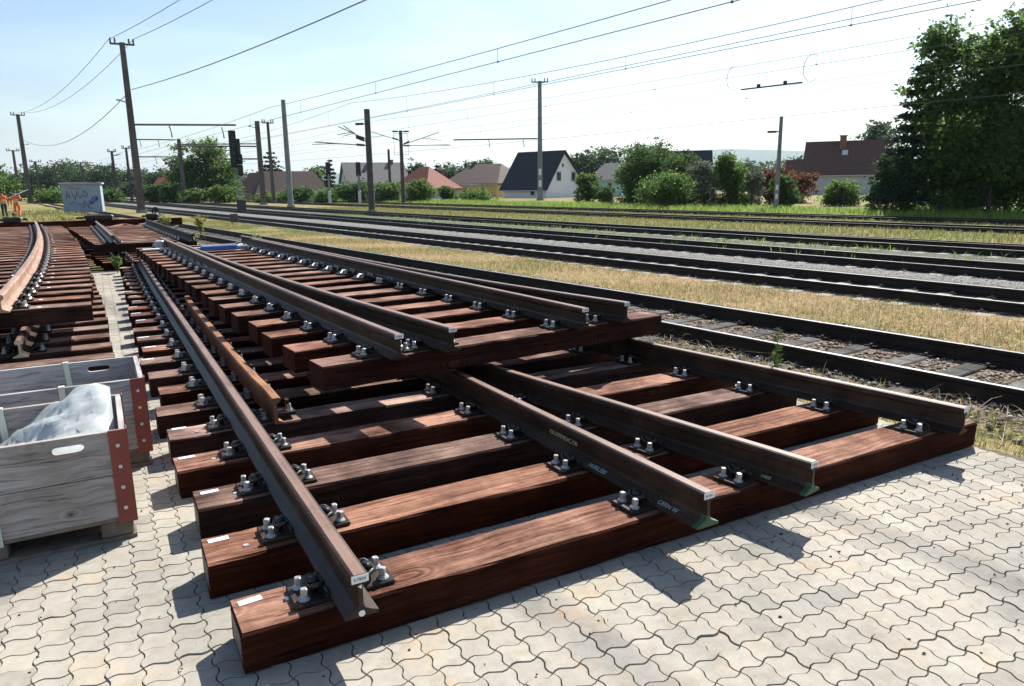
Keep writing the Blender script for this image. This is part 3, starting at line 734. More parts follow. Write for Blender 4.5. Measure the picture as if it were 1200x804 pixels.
# crumpled plastic film in the front crate
NXf, NYf = 34, 20; Vf = []
from mathutils import noise as mnoise
for j in range(NYf+1):
    for i in range(NXf+1):
        x = -.56+1.115*i/NXf; y = -.325+.65*j/NYf
        z = .375+.05*mnoise.noise(Vector((x*3, y*4, 1)))
        z += .30*max(0, 1-math.hypot((x-.48)*1.15, (y-.18)*.95)/.56)
        z += .05*max(0, 1-abs(y+.30)/.2)*max(0, 1-abs(x-.2)/.6)
        z += random.choice((-1, 1))*random.uniform(.001, .008)+.05*(abs(mnoise.noise(Vector((x*5+y*4, y*5-x*2, 9))))-.2)
        if x < -.1: z += .04*max(0, 1-abs(y-.02)/.25)
        edge = 0 if i in (0, NXf) or j in (0, NYf) else 1
        Vf.append((x+edge*random.gauss(0, .009), y+edge*random.gauss(0, .009), min(z, .72)))
Qf = [(j*(NXf+1)+i, j*(NXf+1)+i+1, (j+1)*(NXf+1)+i+1, (j+1)*(NXf+1)+i) for j in range(NYf) for i in range(NXf)]
fo = link('plastic_film', npmesh('plastic_film', Vf, Qf, MAT['film'], True), None, (-.868, 1.725, 0)); tag(fo, 'crumpled translucent plastic film heaped in the front crate', 'plastic film')
md = fo.modifiers.new('t', 'SOLIDIFY'); md.thickness = .0012

# ------------------------------------------------------------------ railway tracks on the right
def m_gravel(name, cols, sc=60., green=None):
    t = NT(name); v = t.pos(); vo = t.new('TexVoronoi'); t.ln(v, vo.inputs['Vector']); vo.inputs['Scale'].default_value = sc
    sp = t.new('SeparateColor'); t.ln(vo.outputs['Color'], sp.inputs[0])
    c = t.ramp(sp.outputs[0], [(0, cols[0]), (.5, cols[1]), (1, cols[2])])
    c = t.mix(.7, c, t.ramp(vo.outputs['Distance'], [(.2, (1, 1, 1)), (.6, (.25, .23, .21))]), 'MULTIPLY')
    if green:
        c = t.mix(t.ramp(t.noise(v, .8, 5, .65), [(.52, (0, 0, 0)), (.66, (.8, .8, .8))]), c, green)
    iv = t.math('SUBTRACT', 1., vo.outputs['Distance']); t.bump(iv, .9, .03)
    return t.set(c, .92, 0, .2)
MAT['ballast_brown'] = m_gravel('ballast_brown', ((.10, .07, .045), (.22, .165, .12), (.38, .315, .245)), 34)
MAT['ballast_grey'] = m_gravel('gravel_grey', ((.15, .145, .135), (.24, .235, .22), (.36, .35, .33)), 30)
MAT['ballast_dark'] = m_gravel('ballast_dark', ((.07, .062, .055), (.15, .135, .12), (.26, .245, .225)), 26, (.07, .10, .025))
MAT['sleeper_conc'] = m_simple('sleeper_concrete', (.17, .16, .145), (.27, .26, .235), 5, .9, 0, .4, 60)
MAT['stone_brown'] = None
def m_stone(name, a, b, c):
    t = NT(name); r = t.rnd(); col = t.ramp(r, [(0, a), (.5, b), (1, c)]); return t.set(col, .9, 0, .2)
MAT['stone_brown'] = m_stone('stone_brown', (.09, .06, .04), (.24, .175, .12), (.50, .42, .33))
MAT['stone_grey'] = m_stone('stone_grey', (.07, .068, .065), (.17, .165, .155), (.36, .35, .335))

def strip(name, fx, w0, w1, z, mat, y0, y1, n=40, crown=0.):
    yy = [y0+(y1-y0)*(k/n)**1.7 for k in range(n+1)]
    V = []; 
    for y in yy:
        x = fx(y); V += [(x+w0, y, z-.08), (x+w0+.25, y, z), (x+w1-.25, y, z+crown), (x+w1, y, z-.08)]
    Q = [(k*4+i, k*4+i+1, (k+1)*4+i+1, (k+1)*4+i) for k in range(n) for i in range(3)]
    o = link(name, npmesh(name, V, Q, mat, False)); tag(o, kind='structure'); return o
def lin(x0, s): return lambda y: x0+s*y
TR = dict(t1=lin(7.22, -.11), t2=lin(12.2, -.1), t3=lin(16.35, -.088), t4=lin(21.1, -.085), t5=lin(30.3, -.09), t6=lin(36.0, -.085))
ZT = -.075      # rail tops
strip('ballast_bed', TR['t1'], -1.65, 1.75, -.258, MAT['ballast_brown'], -7, 330)
strip('ballast_bed', TR['t2'], -1.25, 2.6, -.254, MAT['ballast_grey'], -7, 330)
strip('ballast_bed', TR['t3'], -2.4, 2.0, -.252, MAT['ballast_dark'], -7, 330)
strip('gravel_path', lin(14.25, -.094), -1.15, 1.1, -.214, MAT['ballast_grey'], -7, 330)
strip('ballast_bed', TR['t4'], -3.0, 1.7, -.250, MAT['ballast_dark'], -7, 330)
strip('ballast_bed', TR['t5'], -1.3, 1.3, -.240, MAT['ballast_dark'], -7, 330)
strip('ballast_bed', TR['t6'], -1.3, 1.3, -.240, MAT['ballast_dark'], -7, 330)
def rail_track(fx, label, y0, y1, smat, ns, sy0, sleepz, hl=1.25, sp=.62, extra=None, w=.25, polished=True):
    x0 = fx(0); root = empty('railway_track', (x0, 0, ZT-.18), 0, label, 'track', 'tracks running along the yard'); O = Vector((x0, 0, ZT-.18))
    s = (fx(1)-fx(0)); ang = math.atan(-s); c = math.cos(ang)
    sm_ = MB(); sm_.bbox((0, 0, 0), (2*hl, w, .16), .012); sme = sm_.mesh('sleeper', smat)
    for k in range(ns):
        y = sy0+k*sp; link('sleeper', sme, root, Vector((fx(y), y+random.gauss(0, .02), sleepz-.08+random.gauss(0, .004)))-O, (0, 0, ang+random.gauss(0, .006)))
    offs = [-.7525, .7525]
    ysl = [y0+(y1-y0)*(k/24)**1.6 for k in range(25)]
    for o in offs:
        b = MB(); b.sweep(RAILP_LOW, [Vector((fx(y)+o/c, y, ZT-RAIL_H))-O for y in ysl]); ro = b.build('rail', MAT['rail_dark'], root)
        if polished:
            hp = [(.026, .1638), (.026, .1662), (-.026, .1662), (-.026, .1638)]
            b = MB(); b.sweep(hp, [Vector((fx(y)+o/c, y, ZT-RAIL_H))-O for y in ysl]); b.build('running_surface', MAT['rail_polished'] if polished != 'dull' else MAT['rail'], ro)
    for k in range(min(ns, 70)):
        y = sy0+k*sp
        for o in offs: link('fastening', FAST_OLD, root, Vector((fx(y)+o/c, y, sleepz+.001))-O, (0, 0, ang))
    return root, O, ang
rail_track(TR['t1'], 'nearest railway track beside the yard, with grey sleepers in brown stones', -6.5, 330, MAT['sleeper_old'], 76, -5.2, -.2415, w=.21)
rail_track(TR['t2'], 'second railway track, between the dry grass strip and the gravel path', -6.5, 330, MAT['sleeper_conc'], 76, -5.2, -.2405)
rail_track(TR['t3'], 'third railway track, with pale sleeper ends facing the gravel path', -6.5, 330, MAT['sleeper_conc'], 80, -5.2, -.2395, 1.32)
r4, O4, a4 = rail_track(TR['t4'], 'fourth railway track, with a diverging third rail, before the yellow-green strip', -6.5, 330, MAT['sleeper_conc'], 80, -5.2, -.2395, 1.32)
b = MB(); b.sweep(RAILP_LOW, [Vector((TR['t4'](y)+.76+.11*min(1.2, max(0, (40-y)/30))+max(0, 22-y)*.035, y, ZT-RAIL_H+.002))-O4 for y in np.linspace(-6, 40, 24)]); b.build('rail', MAT['rail_dark'], r4)
rail_track(TR['t5'], 'fifth railway track, thin line beyond the yellow-green strip', -6.5, 330, MAT['sleeper_old'], 60, -5, -.2405)
rail_track(TR['t6'], 'farthest railway track, along the foot of the tall grass verge', -6.5, 330, MAT['sleeper_old'], 60, -5, -.2405)

# loose ballast stones
ico = []
def stones(name, n, fpos, smin, smax, mat, kind='stuff'):
    base = np.array([(0, 0, .8), (.9, .1, 0), (.2, .95, .1), (-.9, .2, -.05), (-.1, -.9, .05), (0, 0, -.6)]); F = np.array([(0, 1, 2), (0, 2, 3), (0, 3, 4), (0, 4, 1), (5, 2, 1), (5, 3, 2), (5, 4, 3), (5, 1, 4)])
    pts = np.array([fpos() for _ in range(n)]); s = rng.uniform(smin, smax, (n, 1, 1))
    a = rng.uniform(0, 6.28, n); ca, sa = np.cos(a), np.sin(a)
    B = base[None]*(1+rng.normal(0, .22, (n, 6, 3))); X = B[..., 0]*ca[:, None]-B[..., 1]*sa[:, None]; Y = B[..., 0]*sa[:, None]+B[..., 1]*ca[:, None]
    B = np.stack([X, Y, B[..., 2]*.7], -1)*s; V = B+pts[:, None]
    Q = (F[None]+np.arange(n)[:, None, None]*6).reshape(-1, 3)
    o = link(name, npmesh(name, V.reshape(-1, 3), Q, mat)); tag(o, kind=kind); return o
def yfar(lo, hi, p=1.8): return lo+(hi-lo)*random.random()**p
def p1():
    while 1:
        y = yfar(-4, 26); f_ = ((y+5.2)/.62) % 1
        if .24 < f_ < .76 or random.random() < .03: return (TR['t1'](y)+random.uniform(-.68, .68), y, -.252)
o = stones('ballast_stones', 6500, p1, .016, .034, MAT['stone_brown']); tag(o, 'brown ballast stones between the rails of the nearest track', 'stones')
def p2(): y = yfar(-4, 26); return (TR['t1'](y)+random.choice((-1, 1))*random.uniform(.82, 1.7), y, -.238)
o = stones('ballast_stones', 7000, p2, .015, .042, MAT['stone_grey']); tag(o, 'grey stones along both sides of the nearest track', 'stones')
def p3(): y = yfar(-4, 30); return (TR['t2'](y)+random.uniform(.9, 3.1), y, -.216)
o = stones('path_gravel', 7000, p3, .012, .03, MAT['stone_grey']); tag(o, 'grey gravel of the path between second and third track', 'stones')

# ------------------------------------------------------------------ foliage, grass
def m_leaf(name, cols, trans=.35, rough=.7):
    t = NT(name); r = t.rnd(); c = t.ramp(r, [(i/(len(cols)-1), k) for i, k in enumerate(cols)])
    t.set(c, rough, 0, .12)
    tr = t.new('BsdfTranslucent'); br = t.new('BrightContrast'); t.ln(c, br.inputs[0]); br.inputs[1].default_value = .02
    t.ln(br.outputs[0], tr.inputs[0]); mx = t.new('MixShader'); mx.inputs[0].default_value = trans
    t.ln(t.b.outputs[0], mx.inputs[1]); t.ln(tr.outputs[0], mx.inputs[2]); t.ln(mx.outputs[0], t.out.inputs[0])
    return t.m
MAT['leaf_dark'] = m_leaf('leaf_dark', ((.026, .060, .013), (.070, .140, .026), (.17, .26, .052)), .6)
MAT['leaf_needle'] = m_leaf('leaf_needle', ((.012, .026, .016), (.022, .042, .024), (.034, .058, .030)), .1)
MAT['leaf_mid'] = m_leaf('leaf_mid', ((.030, .070, .016), (.062, .125, .026), (.115, .185, .045)), .45)
MAT['leaf_light'] = m_leaf('leaf_light', ((.055, .110, .020), (.10, .175, .035), (.16, .24, .06)), .5)
MAT['leaf_far'] = m_leaf('leaf_far', ((.030, .062, .024), (.055, .098, .036), (.085, .14, .05)), .4)
MAT['leaf_red'] = m_leaf('leaf_red', ((.10, .03, .014), (.19, .055, .024), (.16, .09, .03)), .35)
MAT['leaf_silver'] = m_leaf('leaf_silver', ((.05, .07, .035), (.12, .14, .09), (.30, .31, .26)), .3)
MAT['grass_lush'] = m_leaf('grass_lush', ((.10, .18, .025), (.18, .28, .045), (.27, .36, .08)), .5)
MAT['grass_yellow'] = m_leaf('grass_yellow', ((.13, .16, .035), (.22, .23, .065), (.30, .27, .11)), .35)
MAT['grass_dry'] = m_leaf('grass_dry', ((.36, .235, .12), (.58, .40, .22), (.70, .54, .35)), .35)
MAT['bark'] = m_simple('bark', (.035, .028, .022), (.085, .068, .052), 6, .9, 0, .6, 18)

def leaf_cloud(ell, n, size, clump=.16, per=14, flat=.0, droop=0.):
    """ell: list of (cx,cy,cz,rx,ry,rz); returns V,Q of small leaf quads in uneven clumps"""
    vol = np.array([e[3]*e[4]*e[5] for e in ell])**(2/3.); pr = vol/vol.sum(); nc = max(3, n//per)
    which = rng.choice(len(ell), nc, p=pr); E = np.array(ell)[which]
    d = rng.normal(size=(nc, 3)); d /= np.linalg.norm(d, axis=1, keepdims=True)
    r = rng.uniform(.2, 1., nc)**.6*(1+rng.normal(0, .20, nc))
    C = E[:, :3]+d*E[:, 3:]*r[:, None]
    cs = clump*E[:, 3:].min(1)*rng.uniform(.5, 1.5, nc)
    idx = np.repeat(np.arange(nc), per); m = len(idx)
    P = C[idx]+rng.normal(size=(m, 3))*cs[idx][:, None]*np.array([1, 1, .7-.4*flat])
    P[:, 2] -= droop*np.abs(rng.normal(size=m))
    a = rng.normal(size=(m, 3)); a[:, 2] *= .6; a /= np.linalg.norm(a, axis=1, keepdims=True)
    b = np.cross(a, rng.normal(size=(m, 3))); b /= np.linalg.norm(b, axis=1, keepdims=True)
    s = size*rng.uniform(.6, 1.4, (m, 1)); a *= s; b *= s*.55
    V = np.stack([P-a, P+b*1., P+a, P-b], 1).reshape(-1, 3); V[:, 2] = np.maximum(V[:, 2], .02)
    return V, np.arange(m*4).reshape(-1, 4)
def limb_tree(mb, h, r, crown, nl=7):
    top = Vector((random.uniform(-.2, .2), random.uniform(-.2, .2), h*.75))
    pts = [Vector((0, 0, 0)), Vector((.03*h*random.uniform(-1, 1), .02*h, h*.3)), top]
    mb.tube(pts, [r, r*.75, r*.25], 7)
    for k in range(nl):
        e = random.choice(crown); t = random.uniform(.3, .9); a = pts[1].lerp(top, t) if t > .4 else pts[0].lerp(pts[1], .9)
        c = Vector(e[:3])+Vector((random.uniform(-.6, .6)*e[3], random.uniform(-.6, .6)*e[4], random.uniform(-.3, .5)*e[5]))
        mb.tube([a, a.lerp(c, .5)+Vector((0, 0, -.04*h)), c], [r*.42, r*.28, r*.08], 5)
def tree(name, label, cat, loc, ell, n, size, mat, trunk_h=None, trunk_r=.15, group=None, clump=.16, per=14, flat=0., rz=0.):
    root = empty(name, loc, rz, label, cat, group)
    V, Q = leaf_cloud(ell, n, size, clump, per, flat)
    link('crown', npmesh('crown', V, Q, MAT[mat]), root)
    tb = MB(); h = trunk_h or max(e[2]+e[5] for e in ell)
    limb_tree(tb, h, trunk_r, ell, 6); tb.build('trunk', MAT['bark'], root)
    return root
def conifer(name, label, loc, h, r, mat='leaf_needle', n=5000, size=.12, tiers=14, group=None, bare=.1):
    root = empty(name, loc, 0, label, 'tree', group); ell = []
    for k in range(tiers):
        z = h*(bare+(1-bare)*k/tiers); rr = r*(1-k/tiers)**.8+.15
        for a in range(6):
            an = a*1.05+k*.7+random.uniform(-.2, .2); q = random.uniform(.75, 1.15)
            for t in (.35, .7, .95): ell.append((rr*q*t*math.cos(an), rr*q*t*math.sin(an), z-.10*rr*t+.05*rr*t*t, rr*.20+.06, rr*.20+.06, rr*.085+.05))
    V, Q = leaf_cloud(ell, n, size, .8, 10); link('crown', npmesh('crown', V, Q, MAT[mat]), root)
    tb = MB(); tb.tube([(0, 0, 0), (0, 0, h*.5), (0, 0, h)], [r*.06+.05, r*.04+.03, .02], 7); tb.build('trunk', MAT['bark'], root)
    return root

def blades(name, n, fpos, hmin, hmax, wid, mat, lean=.4, droop=.0):
    P = np.array([fpos() for _ in range(n)]); h = rng.uniform(hmin, hmax, (n, 1)); a = rng.uniform(0, 6.283, n)
    side = np.stack([np.cos(a), np.sin(a), 0*a], 1)*wid*rng.uniform(.6, 1.4, (n, 1)); la = rng.uniform(0, 6.283, n)
    ln_ = np.stack([np.cos(la), np.sin(la), 0*la], 1)*np.abs(rng.normal(0, lean, (n, 1)))
    mid = P+ln_*h*.45+np.array([0, 0, 1])*h*.62; tip = P+ln_*h*1.25+np.array([0, 0, 1])*h*(1-droop)
    V = np.stack([P-side, P+side, mid+side*.6, tip, mid-side*.6], 1).reshape(-1, 3)
    Q = (np.array([(0, 1, 2), (0, 2, 4), (4, 2, 3)])[None]+np.arange(n)[:, None, None]*5).reshape(-1, 3)
    o = link(name, npmesh(name, V, Q, MAT[mat])); tag(o, kind='stuff'); return o
def lim(fa, fb, y0, y1, p, z=-.26):
    def f():
        y = yfar(y0, y1, p); a, b_ = fa(y), fb(y); return (random.uniform(a, b_), y, z)
    return f
def patch(f, lo, hi, sc=.25, seed=0.):
    def g():
        while 1:
            q = f(); v = mnoise.noise(Vector((q[0]*sc, q[1]*sc, seed)))
            if lo-random.uniform(0, .25) < v < hi+random.uniform(0, .25): return q
    return g
g1a, g1b = lin(7.22+1.55, -.11), lin(12.2-1.15, -.1)
def straw_pos():
    f = lim(g1a, g1b, -4.5, 36, 1.8)
    while 1:
        q = f(); v = mnoise.noise(Vector((q[0]*.35, q[1]*.35, 0)))+.3*mnoise.noise(Vector((q[0]*1.5, q[1]*1.5, 4)))
        if v > -.42+max(0, q[1]-7)*.026+random.uniform(-.1, .1): return q
o = blades('dry_grass', 75000, straw_pos, .025, .10, .0030, 'grass_dry', 3.0, .45); tag(o, 'straw-coloured flattened grass between the first two tracks', 'grass')
o = blades('green_grass', 24000, patch(lim(g1a, g1b, -4.5, 52, 1.1), -1., -.02, .4, 3.), .05, .13, .005, 'grass_yellow', .7); tag(o, 'short green grass tufts between the first two tracks', 'grass')
o = blades('yard_edge_grass', 6500, lim(lambda y: edge_x(y)+.02, lambda y: 7.22-.11*y-1.35, -3.5, 12, 1.5, -.19), .04, .15, .004, 'grass_yellow', .8); tag(o, 'yellow-green grass along the edge of the pavers', 'grass')
o = blades('yard_edge_straw', 5000, lim(lambda y: edge_x(y)+.12, lambda y: 7.22-.11*y-1.1, -3.5, 20, 1.5, -.22), .05, .16, .003, 'grass_dry', 1.8, .6); tag(o, 'dry straw along the foot of the nearest track', 'grass')
o = blades('strip_grass', 26000, lim(lin(21.1+1.5, -.085), lin(30.3-1.2, -.09), -5, 70, 1.3), .06, .2, .014, 'grass_yellow', .6); tag(o, 'yellow-green grass strip between fourth and fifth track', 'grass')
o = blades('strip_grass', 12000, lim(lin(31.5, -.09), lin(34.8, -.085), -5, 90, 1.2), .06, .2, .02, 'grass_yellow', .6); tag(o, 'grass between the two farthest tracks', 'grass')
o = blades('verge_grass', 46000, patch(lim(lin(37.8, -.085), lin(45.5, -.06), -2, 190, 1.2), -.35, 1., .16, 2.), .14, .48, .026, 'grass_lush', .8); tag(o, 'tall bright green grass verge beyond the farthest track', 'grass')
o = blades('left_grass', 9000, patch(lim(lambda y: -9 if y < 45 else -14, lambda y: 7.22-.11*y-1.3, 26, 75, 1.2, -.05), -.2, 1., .12, 5.), .08, .3, .02, 'grass_yellow', .6); tag(o, 'dry grass around the hut and the workers', 'grass')
o = blades('track_weeds', 3500, patch(lim(lin(16.9, -.088), lin(20., -.085), -4, 50, 1.5, -.235), .12, 1., .5, 8.), .05, .2, .012, 'grass_lush', .7); tag(o, 'green weeds between third and fourth track', 'weeds')

# single weeds
def weed(label, loc, h, stems, spread, mat='leaf_light', leaf=.03, n=60):
    root = empty('weed', loc, random.uniform(0, 6), label, 'weed', 'weeds growing between the rails'); mb = MB(); LV = []
    for k in range(stems):
        a = random.uniform(0, 6.28); tip = Vector((math.cos(a)*spread*random.random(), math.sin(a)*spread*random.random(), h*random.uniform(.6, 1)))
        mid = tip*.5+Vector((random.uniform(-.03, .03), random.uniform(-.03, .03), h*.08)); mb.tube([(0, 0, 0), mid, tip], [.006, .004, .002], 4)
        for i in range(n):
            t = random.uniform(.25, 1.02); p = (mid*(2*t) if t < .5 else mid.lerp(tip, 2*t-1)); d = Vector((random.gauss(0, 1), random.gauss(0, 1), random.gauss(.3, .5))).normalized(); s_ = leaf*random.uniform(.5, 1.2)*(1.3-t*.5)
            x = d.orthogonal().normalized()*s_*.22; LV.append([p, p+d*s_*.5+x, p+d*s_, p+d*s_*.5-x])
    mb.build('stem', MAT[mat], root); V = [tuple(v) for q in LV for v in q]
    link('leaves', npmesh('leaves', V, np.arange(len(V)).reshape(-1, 4), MAT[mat]), root)
w0 = ground(905, 480, 0.); wd_ = (w0-CAM).dot(_F); weed('slender green weed rising before the right rail of the front panel', w0, 98*wd_/FPX, 2, .045, 'leaf_light', .05, 80)
weed('low weed at the foot of the right front rail', (4.0, 1.42, .0), .24, 4, .12, 'leaf_light', .03, 25)
weed('leafy weed beside the near left corner of the far stack', (-.02, 14.6, 0), .45, 4, .15, 'leaf_light', .08, 40)
weed('pale weed clump at the right end of the long timber', (1.9, 28.3, -.05), 1.0, 7, .4, 'grass_yellow', .15, 40)
weed('tall yellowish weed left of the big mast base', (3.1, 27.6, -.05), .9, 7, .4, 'grass_yellow', .15, 40)
weed('green weed next to the near track, right of the far stack', (3.4, 18.2, -.05), .55, 6, .25, 'leaf_light', .1, 40)
weed('bushy weed in front of the hut', (-1.3, 33., -.05), .7, 7, .4, 'grass_yellow', .12, 40)

# ------------------------------------------------------------------ masts, wires, signals
def hgt(u0, v0, v1, z=-.15):
    b_ = ground(u0, v0, z); d = (b_-CAM).dot(_F); h = (v0-v1)*d/FPX
    for _ in range(12): h += (project(b_+Vector((0, 0, h)))[1]-v1)*d/FPX*.9
    return b_, d, h
def mast(label, base, h, w0, w1, mat, tbar=0., arms=(), lamp=None, brackets=(), rz=0., sect='box', white=False):
    root = empty('catenary_mast', base, rz, label, 'mast', 'masts along the tracks')
    b = MB()
    if sect == 'box':
        b.add([(sx*w0/2, sy*w0/2, 0) for sx, sy in ((-1, -1), (1, -1), (1, 1), (-1, 1))]+[(sx*w1/2, sy*w1/2, h) for sx, sy in ((-1, -1), (1, -1), (1, 1), (-1, 1))], [(0, 1, 5, 4), (1, 2, 6, 5), (2, 3, 7, 6), (3, 0, 4, 7), (4, 5, 6, 7), (3, 2, 1, 0)])
    else: b.tube([(0, 0, 0), (0, 0, h)], [w0/2, w1/2], 10)
    sh = b.build('shaft', mat, root)
    b = MB(); b.bbox((0, 0, .0), (w0*1.35, w0*1.35, .3), .03); b.build('footing', MAT['sleeper_conc'], root)
    if tbar:
        b = MB(); b.box((0, 0, h-.12), (tbar, .12, .14)); tb = b.build('crossarm', MAT['dark_mast'], root)
        for x in (-.46, -.28, .28, .46):
            b = MB(); b.lathe((x*tbar, 0, h-.05), [(.03, 0), (.09, .08), (.05, .14), (.09, .2), (.05, .27), (.08, .33), (.03, .4)], 8); b.build('insulator', MAT['insul'], tb)
    for (z, x0, x1, hang) in arms:
        b = MB(); b.tube([(x0, 0, z), (x1, 0, z+.02*abs(x1))], .085, 6); a = b.build('arm', MAT['dark_mast'], root)
        for f in hang:
            x = x0+(x1-x0)*f; b = MB(); b.tube([(x, 0, z-.05), (x+.1, 0, z-.55), (x+.14, 0, z-1.0)], [.05, .04, .06], 6); b.build('hanger', MAT['insul'], a)
    for (z, x, dz) in brackets:
        s_ = 1 if x > 0 else -1
        b = MB(); b.tube([(s_*w0*.3, 0, z), (x, 0, z+dz)], .04, 6); br = b.build('cantilever', MAT['steel_mast'], root)
        b = MB(); b.tube([(s_*(w0*.3+.15), 0, z+dz*.08), (s_*(w0*.3+.75), 0, z+dz*.28)], .085, 8); b.build('insulator', MAT['insul'], br)
        b = MB(); b.tube([(x*.55, 0, z+dz*.55), (x*1.05, 0, z+dz*.35)], .03, 5); b.build('registration_arm', MAT['steel_mast'], br)
    if lamp:
        z, x = lamp; b = MB(); b.tube([(0, 0, z-.2), (x, 0, z)], .05, 6); b.bbox((x*1.15, 0, z+.02), (abs(x)*.5, .25, .14), .03); b.build('lamp_arm', MAT['galv'], root)
    if white:
        for z in (h*.14, h*.24): 
            b = MB(); b.box((0, -w0*.52+.002*z, z), (w0*.5, .012, h*.055)); b.build('number_plate', MAT['white'], root)
    return root
CY = -YAW  # crossarms roughly face the camera
def face(u): return CY-math.atan((u-600)/FPX)
def pmast(label, u0, v0, v1, wpx0, wpx1, mat, z=-.15, **kw):
    b_, d, h = hgt(u0, v0, v1, z); k = d/FPX
    kw['arms'] = [(h-(dv)*k, x0*k, x1*k, hg) for dv, x0, x1, hg in kw.get('arms', ())]
    kw['brackets'] = [(h-dv*k, x*k, dz*k) for dv, x, dz in kw.get('brackets', ())]
    if kw.get('tbar'): kw['tbar'] *= k
    if kw.get('lamp'): kw['lamp'] = (h-kw['lamp'][0]*k, kw['lamp'][1]*k)
    return mast(label, b_, h, wpx0*k, wpx1*k, mat, rz=face(u0), **kw), b_, h
mA, bA, hA = pmast('tallest tapering mast with a crossarm on top, right of the hut', 166, 248, 50, 8.6, 5.6, MAT['concrete_mast'], tbar=25, arms=[(88, 3, 113, (.33, .85))], lamp=(62, -9))
m25, b25, h25 = pmast('tapering crossarm mast behind the two workers', 36, 238, 134, 5.6, 3.6, MAT['concrete_mast'], tbar=14, lamp=(33, 5))
pmast('slim crossarm mast left of the one behind the workers', 24, 236, 176, 3.6, 2.4, MAT['concrete_mast'], tbar=13)
pmast('short crossarm mast between the workers and the hut', 48, 235, 189, 2.6, 2.0, MAT['dark_mast'], tbar=12, brackets=[(6, 26, 6)])
pmast('thin mast just left of the hut', 69, 234, 192, 2.2, 1.8, MAT['dark_mast'])
pmast('small crossarm mast showing above the hut roof', 100, 234, 190, 2.4, 1.8, MAT['dark_mast'], tbar=10)
pmast('dark mast with short brackets between hut and tallest mast', 138, 236, 177, 3.6, 2.8, MAT['dark_mast'], tbar=9, brackets=[(5, 9, 2)])
pmast('thin mast between hut and the bracket mast', 126, 235, 198, 2.2, 1.7, MAT['dark_mast'])
pmast('crossarm mast immediately left of the tallest mast', 155, 236, 173, 3.2, 2.4, MAT['dark_mast'], tbar=9)
pmast('plain mast with long arm reaching left, right of the tallest mast', 217, 237, 163, 5.6, 4.0, MAT['concrete_mast'], arms=[(6, -3, 88, ()), (1, -50, -3, (.2, .6)), (20, -50, -3, (.5,))])
pmast('thin grey mast in front of the dark round trees', 250, 235, 191, 2.6, 2.0, MAT['steel_mast'])
pmast('dark mast with two arms reaching left, right of the tall signal', 309, 239, 142, 6.4, 5.2, MAT['concrete_mast'], arms=[(28, -88, -3, (.3, .7)), (42, -45, -3, ())], lamp=(6, -7))
pmast('crossarm mast just behind the dark two-armed mast', 321, 237, 143, 4.2, 3.0, MAT['concrete_mast'], tbar=13)
pmast('light grey round mast with a thicker collar at mid height', 341, 242, 117, 6.6, 5.0, MAT['steel_mast'], sect='tube')
pmast('dark round mast with cantilevers pointing left in front of the grey house', 436, 248, 128, 7.6, 6.6, MAT['dark_mast'], sect='tube', brackets=[(36, -27, 18), (33, -33, 14), (16, -12, -1), (40, -60, 4)])
pmast('short mast half painted white left of the red roof', 458, 236, 175, 3.4, 2.6, MAT['dark_mast'], white=True)
mF, bF, hF = pmast('mast with a wire cage and cantilevers on both sides above the red roof', 473, 239, 153, 5.0, 3.8, MAT['dark_mast'], sect='tube', brackets=[(16, 44, 14), (11, -34, 10), (1, -8, 0), (1, 9, 0), (17, 55, 1)])
kF = (bF-CAM).dot(_F)/FPX
for sx in (-1, 1):
    fr = MB()
    for a_, c_ in (((1, hF-.3), (1, hF-27*kF)), ((8, hF-.3), (8, hF-27*kF)), ((1, hF-27*kF), (8, hF-27*kF)), ((1, hF-.3), (8, hF-.3))): fr.beam((sx*a_[0]*kF, 0, a_[1]), (sx*c_[0]*kF, 0, c_[1]), .05)
    fr.build('cage_frame', MAT['galv'], mF)
pmast('tall mast with a long arm reaching left in front of the white house', 633, 234, 95, 6.2, 4.2, MAT['steel_mast'], tbar=19, arms=[(63, -100, -3, (.83, .42))], white=True)
pmast('plain grey mast standing before the red-leaved shrub', 909, 245, 137, 5.6, 4.0, MAT['steel_mast'], sect='tube', white=True, brackets=[(16, -6, 0)])

def wire(label, a, b_, sag, r=.02, n=14, name='overhead_wire'):
    a = Vector(a); b_ = Vector(b_); md = a.lerp(b_, .5); pts = []
    for k in range(n+1):
        t = k/n; pts.append(a.lerp(b_, t)-Vector((0, 0, 4*sag*t*(1-t)))-md)
    m = MB(); m.tube(pts, r, 4); o = m.build(name, MAT['wire'], None, md); tag(o, label, 'wire', 'overhead wires'); return o
def yl(x0, y, z, s_=-.1): return Vector((x0+s_*y, y, z))
def catenary(nm, x0, zm, zc, y0, y1, sup, r=.016):
    for k in range(len(sup)-1):
        ya, yb = sup[k], sup[k+1]
        root = empty('catenary_line', yl(x0, ya, zc), 0, '%s, %s span' % (nm, ('nearest', 'second', 'third', 'fourth')[k]), 'wire', 'overhead wires'); O = yl(x0, ya, zc)
        P_ = lambda y: yl(x0, y, zm-4*(zm-zc-.35)*((y-ya)/(yb-ya))*(1-(y-ya)/(yb-ya))*.9)
        m = MB(); m.tube([P_(y)-O for y in np.linspace(ya, yb, 15)], r, 4); m.build('messenger_wire', MAT['wire'], root)
        m = MB(); m.tube([yl(x0, y, zc)-O for y in np.linspace(ya, yb, 4)], r, 4); m.build('contact_wire', MAT['wire'], root)
        for y in np.arange(ya+4, yb-1, 9.):
            m = MB(); m.tube([P_(y)-O, yl(x0, y, zc)-O], r*.55, 4); m.build('dropper', MAT['wire'], root)
            m = MB(); m.bbox(tuple(yl(x0, y, zc)-O), (.045, .06, .06), .008); m.build('clamp', MAT['wire'], root)
catenary('double wire highest in the picture over the second track', 13.2, 6.15, 5.48, -10, 160, (-12, 42, 98, 160), .013)
catenary('double wire over the fourth track', 20.0, 7.15, 5.95, -10, 160, (-10, 47, 104, 165), .013)
